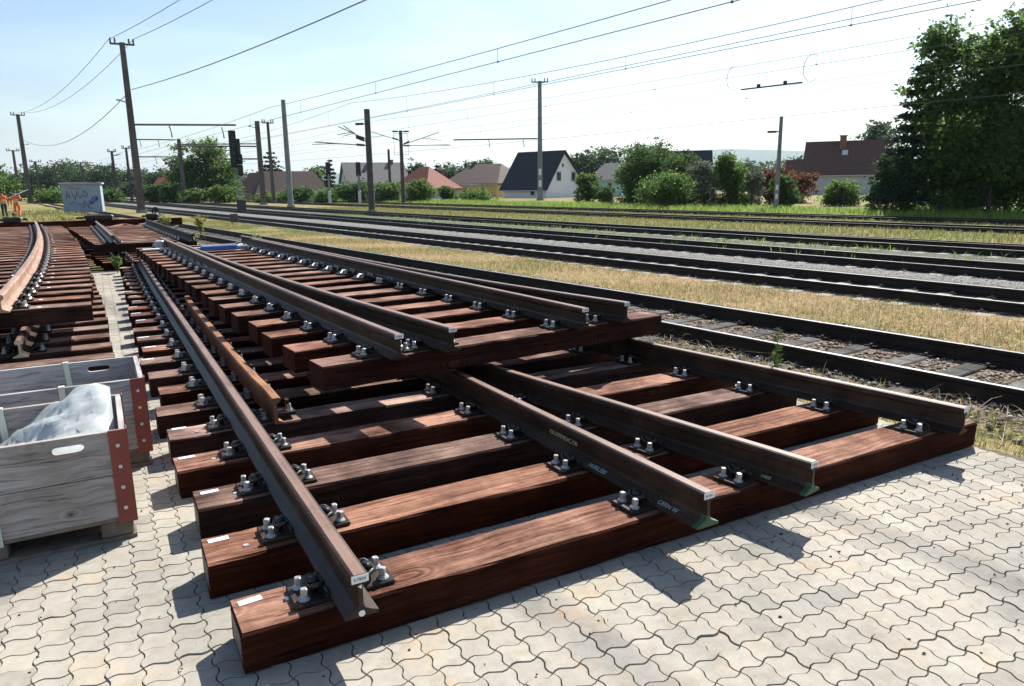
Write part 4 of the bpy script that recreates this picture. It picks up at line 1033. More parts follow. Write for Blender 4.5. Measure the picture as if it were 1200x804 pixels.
catenary('faint double wire over the fifth track', 28.0, 7.35, 6.35, -10, 160, (-12, 61, 120, 180), .011)
catenary('faint double wire over the farthest track', 34.5, 6.9, 6.2, -10, 160, (-12, 75, 130, 190), .011)
wire('thin single wire above the farthest track', yl(36, -12, 5.4), yl(36, 150, 6.1), .5, .016)
wire('thin single wire just above the fourth track pair', yl(22.5, -12, 6.9), yl(22.5, 150, 7.4), .6, .014)
# section insulator with rings hanging in the fifth line
si = empty('section_insulator', at(903, 101, 33.), .1, 'dark section insulator with two thin rings in the wires at the right', 'insulator'); 
m = MB(); m.mat(MAT['black']).tube([(.15, -1.5, .0), (-.15, 1.5, 0)], .035, 6); m.build('bar', None, si)
for k in (-.7, .6):
    m = MB(); m.bbox((-.1*k, k, .08), (.10, .16, .16), .02); m.build('clamp', MAT['black'], si)
for y in (-1.9, 1.9):
    m = MB(); m.tube([(.1*y*-1+0*math.cos(a), y+.42*math.cos(a), .55+.55*math.sin(a)) for a in np.linspace(-2.2, 2.2, 14)], .014, 4); m.build('ring', MAT['wire'], si)
# line between the tallest masts
dirp = (bA-b25); dirp.z = 0
nxt = bA+dirp*1.0
for k, (dx, lab) in enumerate(((-1.1, 'left feeder wire on top of the tallest mast, near span'), (1.0, 'right feeder wire on top of the tallest mast, near span'))):
    wire(lab, bA+Vector((dx*.87, -dx*.49, hA+.25)), nxt+Vector((dx*.87, -dx*.49, hA+.6)), 1.0, .022)
    wire(lab.replace('near', 'far'), b25+Vector((dx*.7, -dx*.4, h25+.2)), bA+Vector((dx*.87, -dx*.49, hA+.25)), 1.6, .022)
wire('thick wire from the side of the tallest mast rising to the upper right', bA+Vector((.3, -.1, hA-3.7)), nxt+Vector((.3, -.1, hA-3.2)), .9, .03)
wire('sagging wire from the side of the tallest mast to the mast behind the workers', b25+Vector((.3, -.1, h25-3.9)), bA+Vector((-.2, -.1, hA-4.2)), 2.2, .03)

# colour-light signal
def signal(label, base, h, big=True):
    root = empty('railway_signal', base, face(283), label, 'signal', 'light signals beside the tracks'); k = h/6.6
    for x in (-.12, .16):
        m = MB(); m.tube([(x, 0, 0), (x, 0, 4.2*k)], .055*k, 6); m.build('post', MAT['steel_mast'], root)
    for z in np.arange(.6, 4.0, .55):
        m = MB(); m.tube([(-.12, 0, z*k), (.16, 0, z*k)], .02*k, 5); m.build('rung', MAT['steel_mast'], root)
    m = MB(); m.bbox((.05, 0, .45*k), (.75*k, .45*k, 1.1*k), .04); m.build('relay_box', MAT['dark_mast'], root)
    for nm, cx, cz, w, hh in (('signal_head', -.22, 5.1, .58, 3.0), ('side_head', .20, 4.95, .30, 2.0), ('lower_head', .20, 4.3, .50, .8), ('speed_head', .22, 3.4, .42, .9)):
        m = MB(); m.bbox((cx*k, 0, cz*k), (w*k, .22*k, hh*k), .03); hd = m.build(nm, MAT['black'], root)
        for z in ([cz-1., cz-.35, cz+.3, cz+.95] if hh > 2.5 else [cz]):
            m = MB(); m.tube([(cx*k, -.11*k, z*k), (cx*k, -.30*k, z*k)], .14*k, 10); m.build('hood', MAT['black'], hd)
            m = MB(); m.tube([(cx*k, -.301*k, z*k), (cx*k, -.304*k, z*k)], .11*k, 10); m.build('lens', MAT['lens'], hd)
    return root
b_, d_, h_ = hgt(283, 248, 153, -.18); signal('tall black light signal with stepped heads in front of the dark trees', b_, h_)
for lab, u, v0, v1 in (('smaller black signal left of the grey-roofed house', 387, 238, 190), ('smaller black signal in front of the grey-roofed house', 422, 238, 190)):
    b_, d_, h_ = hgt(u, v0, v1, -.18); root = empty('railway_signal', b_, face(u), lab, 'signal', 'light signals beside the tracks'); k = d_/FPX
    m = MB(); m.tube([(0, 0, 0), (0, 0, h_*.7)], 1.3*k, 6); m.build('post', MAT['steel_mast'], root)
    m = MB(); m.bbox((0, 0, h_*.83), (5.6*k, 2*k, 16*k), .05); m.build('signal_head', MAT['black'], root)
    m = MB(); m.bbox((0, 0, .5*h_*.3), (3.6*k, 3*k, h_*.3), .03); m.build('relay_box', MAT['galv'], root)
b_, d_, h_ = hgt(183, 255, 242, -.18); root = empty('dwarf_signal', b_, face(183), 'low black dwarf signal with two white lamps right of the tallest mast', 'signal'); k = d_/FPX
m = MB(); m.bbox((0, 0, h_*.35), (8*k, 5*k, h_*.7), .05); m.build('housing', MAT['black'], root)
m = MB(); m.tube([(0, -2.6*k, h_*.66), (0, 2.6*k, h_*.66)], 4*k, 12); m.build('round_top', MAT['black'], root)
for x in (-1.8, 1.8):
    m = MB(); m.tube([(x*k, -2.7*k, h_*.42), (x*k, -3.2*k, h_*.42)], 1.1*k, 8); m.build('lamp', MAT['white'], root)
b_, d_, h_ = hgt(275, 262, 250, -.2); root = empty('point_machine', b_, face(275), 'small dark track-side box in front of the tall signal', 'box'); k = d_/FPX
m = MB(); m.bbox((0, 0, h_*.55), (9*k, 6*k, h_*.85), .03); m.build('housing', MAT['dark_mast'], root)
for x in (-2.7, 2.7):
    m = MB(); m.box((x*k, 0, h_*.1), (1.6*k, 5*k, h_*.25)); m.build('foot', MAT['galv'], root)

# ------------------------------------------------------------------ relay hut with graffiti
MAT['hut'] = m_simple('hut_paint', (.24, .30, .36), (.33, .39, .45), 2, .7)
MAT['hut_roof'] = m_simple('hut_roof', (.30, .30, .30), (.42, .42, .41), 2, .8)
MAT['spray_dark'] = m_simple('spray_slate', (.055, .075, .13), (.10, .13, .2), 3, .6)
MAT['spray_blue'] = m_simple('spray_blue', (.02, .05, .26), (.04, .09, .38), 3, .5)
b_, d_, h_ = hgt(98, 249, 214, -.06); k = d_/FPX; W_, H_ = 39*k, h_
hut = empty('relay_hut', b_, face(98)-.13, 'pale blue-grey hut with graffiti and flat grey roof, left of the tallest mast', 'hut')
m = MB(); m.bbox((0, W_*.4, H_*.475), (W_, W_*.8, H_*.95), .02); m.build('wall', MAT['hut'], hut)
m = MB(); m.bbox((0, W_*.4, H_*.972), (W_*1.1, W_*.92, H_*.06), .02); m.build('roof', MAT['hut_roof'], hut)
m = MB(); m.box((-W_*.5-.015, W_*.35, H_*.42), (.03, .95, 2.0)); m.build('door', MAT['white'], hut)
def stroke(pts, mat, r=.03): m = MB(); m.tube([(x*W_, -.012, z*H_) for x, z in pts], r, 4); m.build('graffiti_stroke', MAT[mat], hut)
for pts in ([(-.40, .45), (-.36, .72), (-.30, .48)], [(-.39, .56), (-.32, .57)], [(-.25, .72), (-.18, .42), (-.10, .74)], [(-.04, .70), (-.10, .58), (-.03, .48), (.02, .55), (-.03, .58)], [(.08, .74), (.04, .6), (.12, .52), (.17, .62), (.1, .7)], [(-.35, .28), (-.2, .36), (-.05, .25), (.08, .34)], [(.05, .42), (.15, .2), (.2, .4)], [(-.3, .82), (.0, .80)], [(.0, .15), (.1, .3), (.18, .14)]): stroke(pts, 'spray_dark')
for k2 in range(7):
    a = k2*.9; stroke([(.32+.10*math.cos(a+t), .40+.12*math.sin(1.3*(a+t))) for t in np.linspace(0, 2, 6)], 'spray_blue', .05)

# ------------------------------------------------------------------ two workers
MAT['hivis'] = m_simple('hivis_orange', (.72, .10, .015), (.85, .16, .02), 5, .75)
MAT['navy'] = m_simple('navy_cloth', (.02, .025, .045), (.04, .05, .08), 6, .85)
MAT['skin'] = m_simple('skin', (.38, .21, .14), (.48, .28, .2), 12, .55)
MAT['hair'] = m_simple('hair', (.03, .02, .015), (.07, .05, .035), 20, .6)
MAT['reflect'] = m_simple('reflective_tape', (.6, .62, .6), (.75, .76, .72), 4, .4)
def skin_mesh(name, verts, edges, mat, sub=2):
    me = bpy.data.meshes.new(name); me.from_pydata([v[:3] for v in verts], edges, []); o = bpy.data.objects.new(name, me); COL.objects.link(o)
    sk = o.modifiers.new('s', 'SKIN'); o.modifiers.new('u', 'SUBSURF').levels = sub
    for i, v in enumerate(verts): me.skin_vertices[0].data[i].radius = (v[3], v[4] if len(v) > 4 else v[3])
    me.skin_vertices[0].data[0].use_root = True
    r = bpy.data.meshes.new_from_object(o.evaluated_get(bpy.context.evaluated_depsgraph_get())); bpy.data.objects.remove(o)
    r.materials.clear(); r.materials.append(mat); r.polygons.foreach_set('use_smooth', [True]*len(r.polygons)); return r
def person(label, loc, rz, trousers, legs, arms):
    """legs/arms: ((knee),(ankle)), ((elbow),(wrist)) for left(-x) and right(+x); faces -y"""
    root = empty('person', loc, rz, label, 'person', 'workers in orange')
    V = [(0, 0, .95, .13, .10), (0, .01, 1.15, .125, .095), (0, .01, 1.36, .155, .10), (0, .005, 1.47, .075, .065), (0, 0, 1.53, .055), (0, -.015, 1.60, .075, .085), (0, -.02, 1.69, .078, .09), (0, -.01, 1.75, .045, .06)]
    E = [(i, i+1) for i in range(7)]; TV = [V[0]]; TE = []; JV = [(0, .0, .90, .145, .115), (0, .01, 1.15, .14, .11), (0, .01, 1.37, .17, .115), (0, .005, 1.47, .085, .075)]; JE = [(0, 1), (1, 2), (2, 3)]
    for s_, (kn, an) in zip((-1, 1), legs):
        n = len(V); V += [(s_*.10, 0, .86, .085), (*kn, .058), (*an, .042), (an[0], an[1]-.13, an[2]-.055, .035, .03)]; E += [(0, n), (n, n+1), (n+1, n+2), (n+2, n+3)]
        n = len(TV); TV += [(s_*.10, 0, .86, .10), (*kn, .075), (an[0], an[1], an[2]+.02, .068)]; TE += [(0, n), (n, n+1), (n+1, n+2)]
    for s_, (el, wr) in zip((-1, 1), arms):
        n = len(V); dx = Vector(wr)-Vector(el); dx.normalize(); hd = Vector(wr)+dx*.08
        V += [(s_*.17, .005, 1.41, .058), (*el, .042), (*wr, .03), (*hd, .038, .02)]; E += [(2, n), (n, n+1), (n+1, n+2), (n+2, n+3)]
        for f in range(5):
            sd = Vector((0, 1, 0))*(f-2)*.017; m2 = len(V); ft = hd+dx*(.045 if f else .02)+sd*1.3+(Vector((0, -.03, 0)) if f == 0 else Vector()); tip = ft+dx*(.035-.006*abs(f-2))+Vector((-s_*.012, 0, 0))
            V += [(*ft, .0095), (*tip, .008)]; E += [(n+3, m2), (m2, m2+1)]
        n = len(JV); wq = Vector(el).lerp(Vector(wr), .9); JV += [(s_*.17, .005, 1.40, .075), (*el, .06), (*wq, .05)]; JE += [(2, n), (n, n+1), (n+1, n+2)]
    link('body', skin_mesh('body', V, E, MAT['skin']), root)
    link('trousers', skin_mesh('trousers', TV, TE, MAT[trousers]), root); jk = link('jacket', skin_mesh('jacket', JV, JE, MAT['hivis']), root)
    h = MB(); h.lathe((0, .012, 1.655), [(.088, 0), (.098, .05), (.085, .10), (.05, .135), (.01, .145)], 12); h.build('hair', MAT['hair'], root, smooth=True)
    for s_, (kn, an) in zip((-1, 1), legs):
        b = MB(); b.bbox((an[0], an[1]-.05, an[2]-.04), (.10, .28, .10), .025); b.build('boot', MAT['black'], root)
    for x in (-.03, .03):
        b = MB(); b.lathe((x, -.105, 1.655), [(.004, -.008), (.011, 0), (.004, .008)], 6); b.build('eye', MAT['hair'], root)
    b = MB(); b.tube([(0, -.10, 1.67), (0, -.128, 1.63), (0, -.108, 1.62)], [.008, .014, .01], 6); b.build('nose', MAT['skin'], root)
    for z in (1.06, 1.18):
        b = MB(); b.lathe((0, .008, z), [(.172, -.022), (.176, 0), (.172, .022)], 16); o = b.build('reflective_band', MAT['reflect'], jk); o.scale = (1, .76, 1)
    return root
p1_ = ground(6.5, 255.5, -.06); p2_ = ground(21.5, 255, -.06)
person('worker in orange jacket and dark trousers at the left edge', p1_, face(10)+math.pi+.3, 'navy', (((-.11, -.10, .49), (-.11, .05, .10)), ((.11, .03, .49), (.11, .02, .10))), (((-.27, .05, 1.14), (-.30, -.05, .90)), ((.27, .04, 1.14), (.30, -.04, .90))))
person('worker dressed all in orange with a long white board on the shoulder', p2_, face(20)+math.pi-.2, 'hivis', (((-.11, -.16, .50), (-.11, .10, .13)), ((.11, .06, .49), (.11, .10, .10))), (((-.28, -.02, 1.22), (-.22, -.16, 1.40)), ((.27, .06, 1.14), (.30, -.04, .92))))
kk = (p2_-CAM).dot(_F)/FPX
m = MB(); a_ = Vector((-37*kk, 0, 1.27)); c_ = Vector((-37*kk+27*2*kk*.98, .3, 1.95)); m.beam((-1.0, -.1, 1.06), (.75, .1, 1.86), .15, .035); o = m.build('white_board', MAT['white'], None, p2_+HR*.05, (0, 0, face(20))); tag(o, 'long white board carried slanting on a worker\'s shoulder', 'board')
m = MB(); m.bbox((0, 0, .17), (.16, .3, .34), .03); m.tube([(0, -.1, .34), (0, 0, .44), (0, .1, .34)], .015, 5); o = m.build('tool_bag', MAT['black'], None, p1_+HR*.62, (0, 0, CY)); tag(o, 'dark tool bag beside the worker in dark trousers', 'bag')

# ------------------------------------------------------------------ houses
def m_roof(name, c1, c2):
    t = NT(name); v = t.coord('Object'); w = t.new('TexWave', wave_type='BANDS', bands_direction='Z'); t.ln(v, w.inputs[0]); w.inputs['Scale'].default_value = 1.6; w.inputs['Distortion'].default_value = .6
    n = t.noise(v, 3.5, 4, .7); c = t.ramp(n, [(.3, c1), (.7, c2)]); c = t.mix(.35, c, t.ramp(w.outputs['Fac'], [(.1, (.45, .45, .45)), (.5, (1, 1, 1))]), 'MULTIPLY')
    return t.set(c, .8, 0, .3)
ROOF = dict(dark=m_roof('roof_slate', (.020, .022, .028), (.04, .042, .05)), brown=m_roof('roof_brown', (.045, .030, .025), (.095, .062, .05)), red=m_roof('roof_red', (.16, .045, .03), (.26, .085, .055)), pink=m_roof('roof_old_red', (.22, .10, .085), (.34, .18, .15)), grey=m_roof('roof_grey', (.11, .105, .10), (.19, .18, .175)), brick=m_roof('roof_brick', (.20, .06, .035), (.32, .11, .07)), rust=m_roof('roof_rusty', (.075, .035, .026), (.14, .07, .05)))
WALL = {k_: m_simple('wall_'+k_, a, b2, 1.2, .9) for k_, a, b2 in (('white', (.76, .77, .78), (.86, .87, .88)), ('yellow', (.52, .38, .14), (.64, .48, .2)), ('pale', (.42, .44, .46), (.54, .56, .57)), ('mint', (.34, .56, .48), (.44, .66, .57)), ('cream', (.55, .5, .4), (.66, .61, .5)))}
def m_glass():
    t = NT('window_glass'); return t.set((.02, .025, .03), .08, 0, .6)
MAT['glass'] = m_glass(); MAT['frame'] = m_simple('window_frame', (.5, .5, .48), (.62, .62, .6), 5, .6); MAT['brick'] = m_simple('chimney_brick', (.12, .06, .045), (.24, .12, .085), 9, .9)
def house(label, u, depth, alpha, L, W, e0, e1, rh, wall, roof, along='y', hip=0., frac=.5, wins=(), chim=(), z0=-.35, ov=.45, sky=None):
    P0 = CAM+(HF+HR*((u-600)/FPX))*depth; P0.z = z0
    # correct for the horizontal pixel shift caused by pitch/roll
    for _ in range(4):
        uu, vv_, zz = project(P0+Vector((0, 0, 1))); P0 += HR*((u-uu)*depth/FPX)
    rz = math.atan2((HR*math.sin(alpha)+HF*math.cos(alpha)).y, (HR*math.sin(alpha)+HF*math.cos(alpha)).x)
    root = empty('house', P0, rz, label, 'house', 'houses beyond the tracks')
    A, B = (W, L) if along == 'y' else (L, W)           # A across the ridge, B along it
    mp = (lambda p, q, z: (p, q, z)) if along == 'y' else (lambda p, q, z: (q, p, z))
    pa = A*frac; m = MB(); e0 += -z0; e1 += -z0; rh += -z0
    i0 = hip*B*.5
    vs = [(0, 0, 0), (A, 0, 0), (A, B, 0), (0, B, 0), (0, 0, e0), (A, 0, e1), (A, B, e1), (0, B, e0)]
    fs = [(0, 1, 5, 4), (1, 2, 6, 5), (2, 3, 7, 6), (3, 0, 4, 7)]
    if not hip: vs += [(pa, 0, rh-.08), (pa, B, rh-.08)]; fs[0] = (0, 1, 5, 8, 4); fs[2] = (2, 3, 7, 9, 6)
    m.add([mp(*v) for v in vs], fs); wl = m.build('wall', WALL[wall], root)
    s0 = (rh-e0)/pa; s1 = (rh-e1)/(A-pa); T = .22
    def slab(pts):
        n = len(pts); mb = MB(); mb.add([mp(*q) for q in pts]+[mp(q[0], q[1], q[2]+T) for q in pts], [tuple(range(n))[::-1], tuple(range(n, 2*n))]+[(i, (i+1) % n, n+(i+1) % n, n+i) for i in range(n)]); return mb
    E0, E1 = e0-s0*ov, e1-s1*ov
    g = ov if not hip else ov
    rf = slab([(-ov, -g, E0), (pa, i0 if hip else -g, rh), (pa, B-i0 if hip else B+g, rh), (-ov, B+g, E0)]).build('roof', ROOF[roof], root)
    slab([(A+ov, -g, E1), (A+ov, B+g, E1), (pa, B-i0 if hip else B+g, rh), (pa, i0 if hip else -g, rh)]).build('roof_slope', ROOF[roof], rf)
    if hip:
        for q0, q1 in ((-g, i0), (B+g, B-i0)): slab([(-ov, q0, E0), (A+ov, q0, E1), (pa, q1, rh)]).build('roof_slope', ROOF[roof], rf)
    for px_, ez in ((-ov-.05, E0), (A+ov+.05, E1)):
        b = MB(); b.tube([mp(px_, -g, ez+.08), mp(px_, B+g, ez+.08)], .08, 6); b.build('gutter', MAT['galv'], rf)
    for p, q, hh, w in chim:
        b = MB(); b.bbox((*mp(p*A, q*B, 0)[:2], rh*.8+hh*.5), (w, w, rh*.4+hh), .02); c = b.build('chimney', MAT['brick'], rf)
        b = MB(); b.box((*mp(p*A, q*B, 0)[:2], rh+hh+.03), (w*1.3, w*1.3, .12)); b.build('chimney_cap', MAT['sleeper_conc'], c)
    if sky:
        p, q = sky; b = MB(); zz = e0+(p*A)*s0+T; ang = math.atan(s0)
        b.box((0, 0, 0), (1.0, .8, .08)); o = b.build('roof_window', MAT['frame'], rf); o.location = (*mp(p*A, q*B, 0)[:2], zz+.04); o.rotation_euler = (0, -ang, 0) if along == 'y' else (ang, 0, 0)
    for face, t, z, w, hh in wins:
        z -= z0
        if face == 'f1': c, sz, off = (-.02, t*L, z), (.08, w, hh), (-.045, 0, 0)
        else: c, sz, off = (t*W, -.02, z), (w, .08, hh), (0, -.045, 0)
        b = MB(); b.box((0, 0, 0), sz); f = b.build('window', MAT['frame'], root, c)
        gs = tuple(s_*.78 if s_ > .1 else .02 for s_ in sz); b = MB(); b.box((0, 0, 0), gs); b.build('pane', MAT['glass'], f, off)
    return root
house('white gabled house with a steep dark slate roof behind the tall mast', 640, 115, R(40), 8.8, 9.0, 1.3, 2.9, 6.8, 'white', 'dark', 'y', wins=[('f2', .36, 3.0, 1.3, 1.6), ('f2', .80, 3.0, 1.3, 1.6), ('f2', .48, 4.7, .45, .6), ('f1', .3, .5, .9, .8)])
house('yellow house with a broad brown hipped roof left of the white one', 582, 126, R(28), 10.4, 12., 2.1, 2.1, 5.3, 'yellow', 'brown', 'y', hip=.45, wins=[('f1', .25, 1.1, .9, 1.0), ('f1', .6, 1.1, .9, 1.0), ('f1', .85, 1.1, .9, 1.0)], chim=[(.5, .75, .5, .6)])
house('low house with a red hipped roof behind the caged mast', 500, 120, R(40), 8.5, 7.6, 1.5, 1.5, 4.7, 'pale', 'red', 'y', hip=.75, wins=[('f2', .5, .7, .9, 1.0), ('f1', .3, .7, .9, 1.)], chim=[(.85, .3, -.3, .5)])
house('white house with a long grey roof behind the dark round mast', 409, 132, R(68), 7.6, 10.6, 2.7, 2.7, 5.9, 'white', 'grey', 'x', wins=[('f1', .5, 3.6, .7, .9), ('f2', .3, 1.2, .9, 1.1), ('f2', .7, 1.2, .9, 1.1)], chim=[(.45, .45, .5, .6), (.5, .82, .6, .6)])
house('brown-roofed low house right of the tall signal', 303, 122, R(66), 6.5, 11.0, 1.2, 1.2, 4.3, 'cream', 'brown', 'x', hip=.25, wins=[('f2', .4, .6, .9, .9)])
house('small house with a faded pink roof peeking beside the tall signal', 304, 132, R(20), 3.6, 5.5, 1.2, 1.2, 4.3, 'cream', 'pink', 'y')
house('distant house with an orange brick roof left of the round dark trees', 206, 150, R(12), 5.4, 6.0, 1.6, 1.6, 4.0, 'cream', 'brick', 'y')
house('mint green house with a grey hipped roof beyond the bushes', 728, 120, R(24), 5.4, 7.0, 2.5, 2.5, 4.9, 'mint', 'grey', 'y', hip=.6, wins=[('f1', .35, 1.4, .8, 1.2), ('f1', .75, 1.4, .8, 1.2)])
house('pale house with a big rusty brown roof and brick chimney beside the tall trees', 1029, 110, R(26), 10.3, 9.0, 2.9, 2.9, 7.6, 'pale', 'rust', 'y', wins=[('f1', .1, 1.8, .9, 1.1), ('f1', .93, 1.4, .8, 1.4), ('f2', .2, 2.6, .7, .8)], chim=[(.42, .52, .9, .9)], sky=(.30, .48))
house('house whose dark roof only just shows over the bushes', 832, 140, R(10), 7.5, 7.0, 3.5, 3.5, 7.6, 'pale', 'dark', 'y')
house('house with a brick-red roof left of the rusty-roofed one', 944, 140, R(15), 3.0, 6.0, 2.5, 2.5, 5.6, 'cream', 'rust', 'y')
house('grey roof far behind the bushes right of the mint house', 770, 150, R(12), 6.0, 6.0, 3.5, 3.5, 7.0, 'cream', 'brown', 'y')

# ------------------------------------------------------------------ trees and shrubs
def foot(u, depth, z=-.25):
    P0 = CAM+(HF+HR*((u-600)/FPX))*depth; P0.z = z
    for _ in range(4):
        uu, vv_, zz = project(P0+Vector((0, 0, 1))); P0 += HR*((u-uu)*depth/FPX)
    return P0
def ptree(label, u, vtop, wpx, depth, mat, n, size, name='tree', low=.25, lobes=6, per=14, clump=.2, cat=None, group=None, flat=0.):
    P0 = foot(u, depth); k = depth/FPX; ub, vb, _ = project(P0); h = (vb-vtop)*k; w = wpx*k/2; ell = []
    for i in range(lobes):
        t = low+(1-low)*(i+.5)/lobes; rr = w*(math.sin(math.pi*min(.97, (t-low)/(1-low)*.58+.25)))**.6
        for j in range(3):
            a = random.uniform(0, 6.28); o = rr*random.uniform(.3, .7); q = rr*random.uniform(.45, .7)
            ell.append((o*math.cos(a), o*math.sin(a), min(h*t, h-q*.75), q, q, max(q*.75, h*(1-low)/lobes*.8)))
    return tree(name, label, cat or name.split('_')[-1], P0, ell, n, size, mat, h*.8, max(.04, w*.06), group, clump, per, flat)
bgp = 'big trees at the right edge'
conifer('pine_tree', 'dark pine with ragged layered branches at the left of the big trees', foot(1064, 43), 8.7, 1.7, 'leaf_needle', 11000, .10, 12, bgp, .12)
ptree('broad leafy tree right of the dark pine, with open gaps at the top', 1104, 46, 92, 42, 'leaf_dark', 14000, .13, 'tree', .1, 8, 46, .32, group=bgp)
ptree('tall leafy tree at the right edge, second from the frame', 1160, 42, 86, 41, 'leaf_dark', 14000, .13, 'tree', .08, 8, 46, .32, group=bgp)
ptree('tallest leafy tree, cut by the right edge of the picture', 1210, 10, 98, 42, 'leaf_dark', 17000, .135, 'tree', .08, 8, 46, .32, group=bgp)
ptree('dark low bushy tree filling the shade under the big trees', 1136, 128, 130, 46, 'leaf_dark', 16000, .14, 'tree', .0, 6, 50, .3, group=bgp)
ptree('added leafy tree out of view past the right edge, shading the verge', 1285, 30, 120, 41, 'leaf_dark', 12000, .15, 'tree', .08, 8, 60, .32, group=bgp)  # unseen tree, added to cast shade on the grass verge
ptree('light green shrub in front of the pine', 1040, 188, 42, 44, 'leaf_mid', 6000, .08, 'shrub', .02, 5)
ptree('dark shrub at the foot of the pine', 1062, 196, 34, 43, 'leaf_dark', 4500, .08, 'shrub', .02, 4)
ptree('round tree behind the rusty-roofed house', 1032, 147, 52, 135, 'leaf_far', 4500, .28, 'tree', .3, 5)
sg = 'shrubs along the verge'
for lab, u, vt, w, d, mt, n, sz, nm in (
    ('rounded green shrub in front of the rusty-roofed house', 985, 212, 42, 60, 'leaf_light', 4500, .09, 'shrub'),
    ('red-leaved shrub behind the plain grey mast', 905, 199, 40, 66, 'leaf_red', 5200, .10, 'shrub'),
    ('second red-leaved shrub, nearer the rusty-roofed house', 940, 203, 34, 70, 'leaf_red', 4000, .10, 'shrub'),
    ('green shrub with light leaves right of the grey mast', 922, 206, 32, 58, 'leaf_mid', 4500, .08, 'shrub'),
    ('dark ivy-covered stump-like shrub left of the grey mast', 858, 184, 36, 60, 'leaf_dark', 7000, .08, 'shrub'),
    ('silvery shrub with pale seed heads left of the ivy shrub', 826, 190, 44, 62, 'leaf_silver', 5500, .08, 'shrub'),
    ('silvery shrub right of the ivy shrub', 882, 203, 26, 61, 'leaf_silver', 3500, .07, 'shrub'),
    ('wide green bush before the dark roof', 800, 182, 58, 66, 'leaf_mid', 8000, .09, 'shrub'),
    ('tall loose bush right of the mint house', 760, 172, 60, 70, 'leaf_mid', 8500, .10, 'shrub'),
    ('dark bush low between the two tall bushes', 782, 205, 60, 60, 'leaf_dark', 7000, .08, 'shrub'),
    ('light green bush just right of the mint house', 738, 196, 34, 72, 'leaf_light', 4500, .10, 'shrub'),
    ('dark conical shrub at the right wall of the white house', 688, 204, 26, 82, 'leaf_dark', 4000, .10, 'shrub'),
    ('small light shrub left of the mint house', 708, 220, 22, 80, 'leaf_mid', 2000, .09, 'shrub'),
    ('leafy bush at the foot of the caged mast', 492, 212, 34, 92, 'leaf_light', 3800, .12, 'shrub'),
    ('green bush between the two masts before the red roof', 452, 214, 34, 95, 'leaf_light', 3500, .12, 'shrub'),
    ('bush in front of the white gable of the grey-roofed house', 418, 213, 38, 98, 'leaf_mid', 4000, .12, 'shrub'),
    ('low bush left of the grey-roofed house', 385, 221, 34, 100, 'leaf_light', 3200, .12, 'shrub'),
    ('bush before the brown-roofed low house', 352, 220, 34, 105, 'leaf_mid', 3200, .13, 'shrub'),
    ('low bush right of the tall signal', 318, 226, 34, 105, 'leaf_light', 2600, .13, 'shrub'),
    ('low bush left of the tall signal', 262, 218, 30, 108, 'leaf_light', 2600, .13, 'shrub'),
    ('dark green round bush left of the long-armed mast', 203, 214, 26, 110, 'leaf_mid', 2800, .13, 'shrub'),
    ('green bush right of the tallest mast', 182, 217, 26, 112, 'leaf_mid', 2600, .13, 'shrub'),
    ('pale bush at the foot of the long-armed mast', 226, 222, 22, 106, 'leaf_light', 2200, .12, 'shrub'),
    ('low green bush behind the hut', 130, 221, 30, 120, 'leaf_mid', 2400, .15, 'shrub'),
    ('low bush left of the hut', 62, 222, 40, 120, 'leaf_light', 2800, .15, 'shrub'),
    ('low shrub in front of the yellow house', 555, 222, 40, 100, 'leaf_light', 2600, .12, 'shrub'),
    ('low shrub at the left corner of the yellow house', 525, 219, 24, 100, 'leaf_mid', 2200, .12, 'shrub')):
    ptree(lab, u, vt, w*1.12, d, mt, int(n*1.5), sz*1.15, nm, .0, 5, 20, .24, group=sg)
for lab, u, vt, w, d, mt, n, sz in (
    ('big dark round tree left of the tall signal', 240, 165, 62, 125, 'leaf_dark', 12000, .20),
    ('lower dark tree at the right foot of the round tree', 262, 190, 44, 124, 'leaf_dark', 6000, .2),
    ('dark tree at the left foot of the round tree', 214, 186, 40, 126, 'leaf_dark', 6000, .2),
    ('dark tree at the left edge behind the worker', -6, 193, 40, 95, 'leaf_dark', 5000, .16),
    ('far tree above the mint house roof', 706, 176, 52, 165, 'leaf_far', 4500, .3),
    ('far tree between white house and mint house', 682, 181, 40, 160, 'leaf_far', 3600, .3),
    ('far tree behind the tall loose bush', 760, 170, 70, 180, 'leaf_far', 5000, .32),
    ('far tree over the dark roof', 806, 182, 50, 175, 'leaf_far', 3600, .3),
    ('far tree left of the grey mast', 880, 190, 60, 170, 'leaf_far', 4200, .3),
    ('far tree right of the grey mast', 930, 186, 50, 175, 'leaf_far', 3800, .3),
    ('far tree over the yellow house', 560, 188, 44, 170, 'leaf_far', 3200, .3),
    ('far tree left of the yellow house', 525, 193, 46, 175, 'leaf_far', 3200, .3),
    ('far tree over the red roof', 490, 192, 40, 175, 'leaf_far', 3000, .3),
    ('far tree over the long grey roof', 452, 194, 40, 190, 'leaf_far', 2600, .32),
    ('far tree right of the brown-roofed low house', 376, 196, 34, 150, 'leaf_dark', 3000, .25)):
    ptree(lab, u, vt, w, d, mt, n, sz, 'tree', .12, 6, 14, .22, group='trees behind the houses')
conifer('fir_tree', 'dark spiky fir behind the two masts right of the tall signal', foot(320, 140), 9.2, 3.4, 'leaf_needle', 6000, .22, 10, 'dark firs among the houses', .15)
conifer('fir_tree', 'narrow dark fir left of the grey-roofed house', foot(388, 145), 7.8, 1.6, 'leaf_needle', 3000, .2, 9, 'dark firs among the houses', .1)
conifer('fir_tree', 'small fir spire above the far trees by the red roof', foot(512, 160), 6.9, 1.4, 'leaf_needle', 2200, .22, 8, 'dark firs among the houses', .1)
conifer('fir_tree', 'tiny clipped column tree in the garden of the rusty-roofed house', foot(985, 58), 1.7, .22, 'leaf_needle', 1200, .06, 8, 'dark firs among the houses', .02)
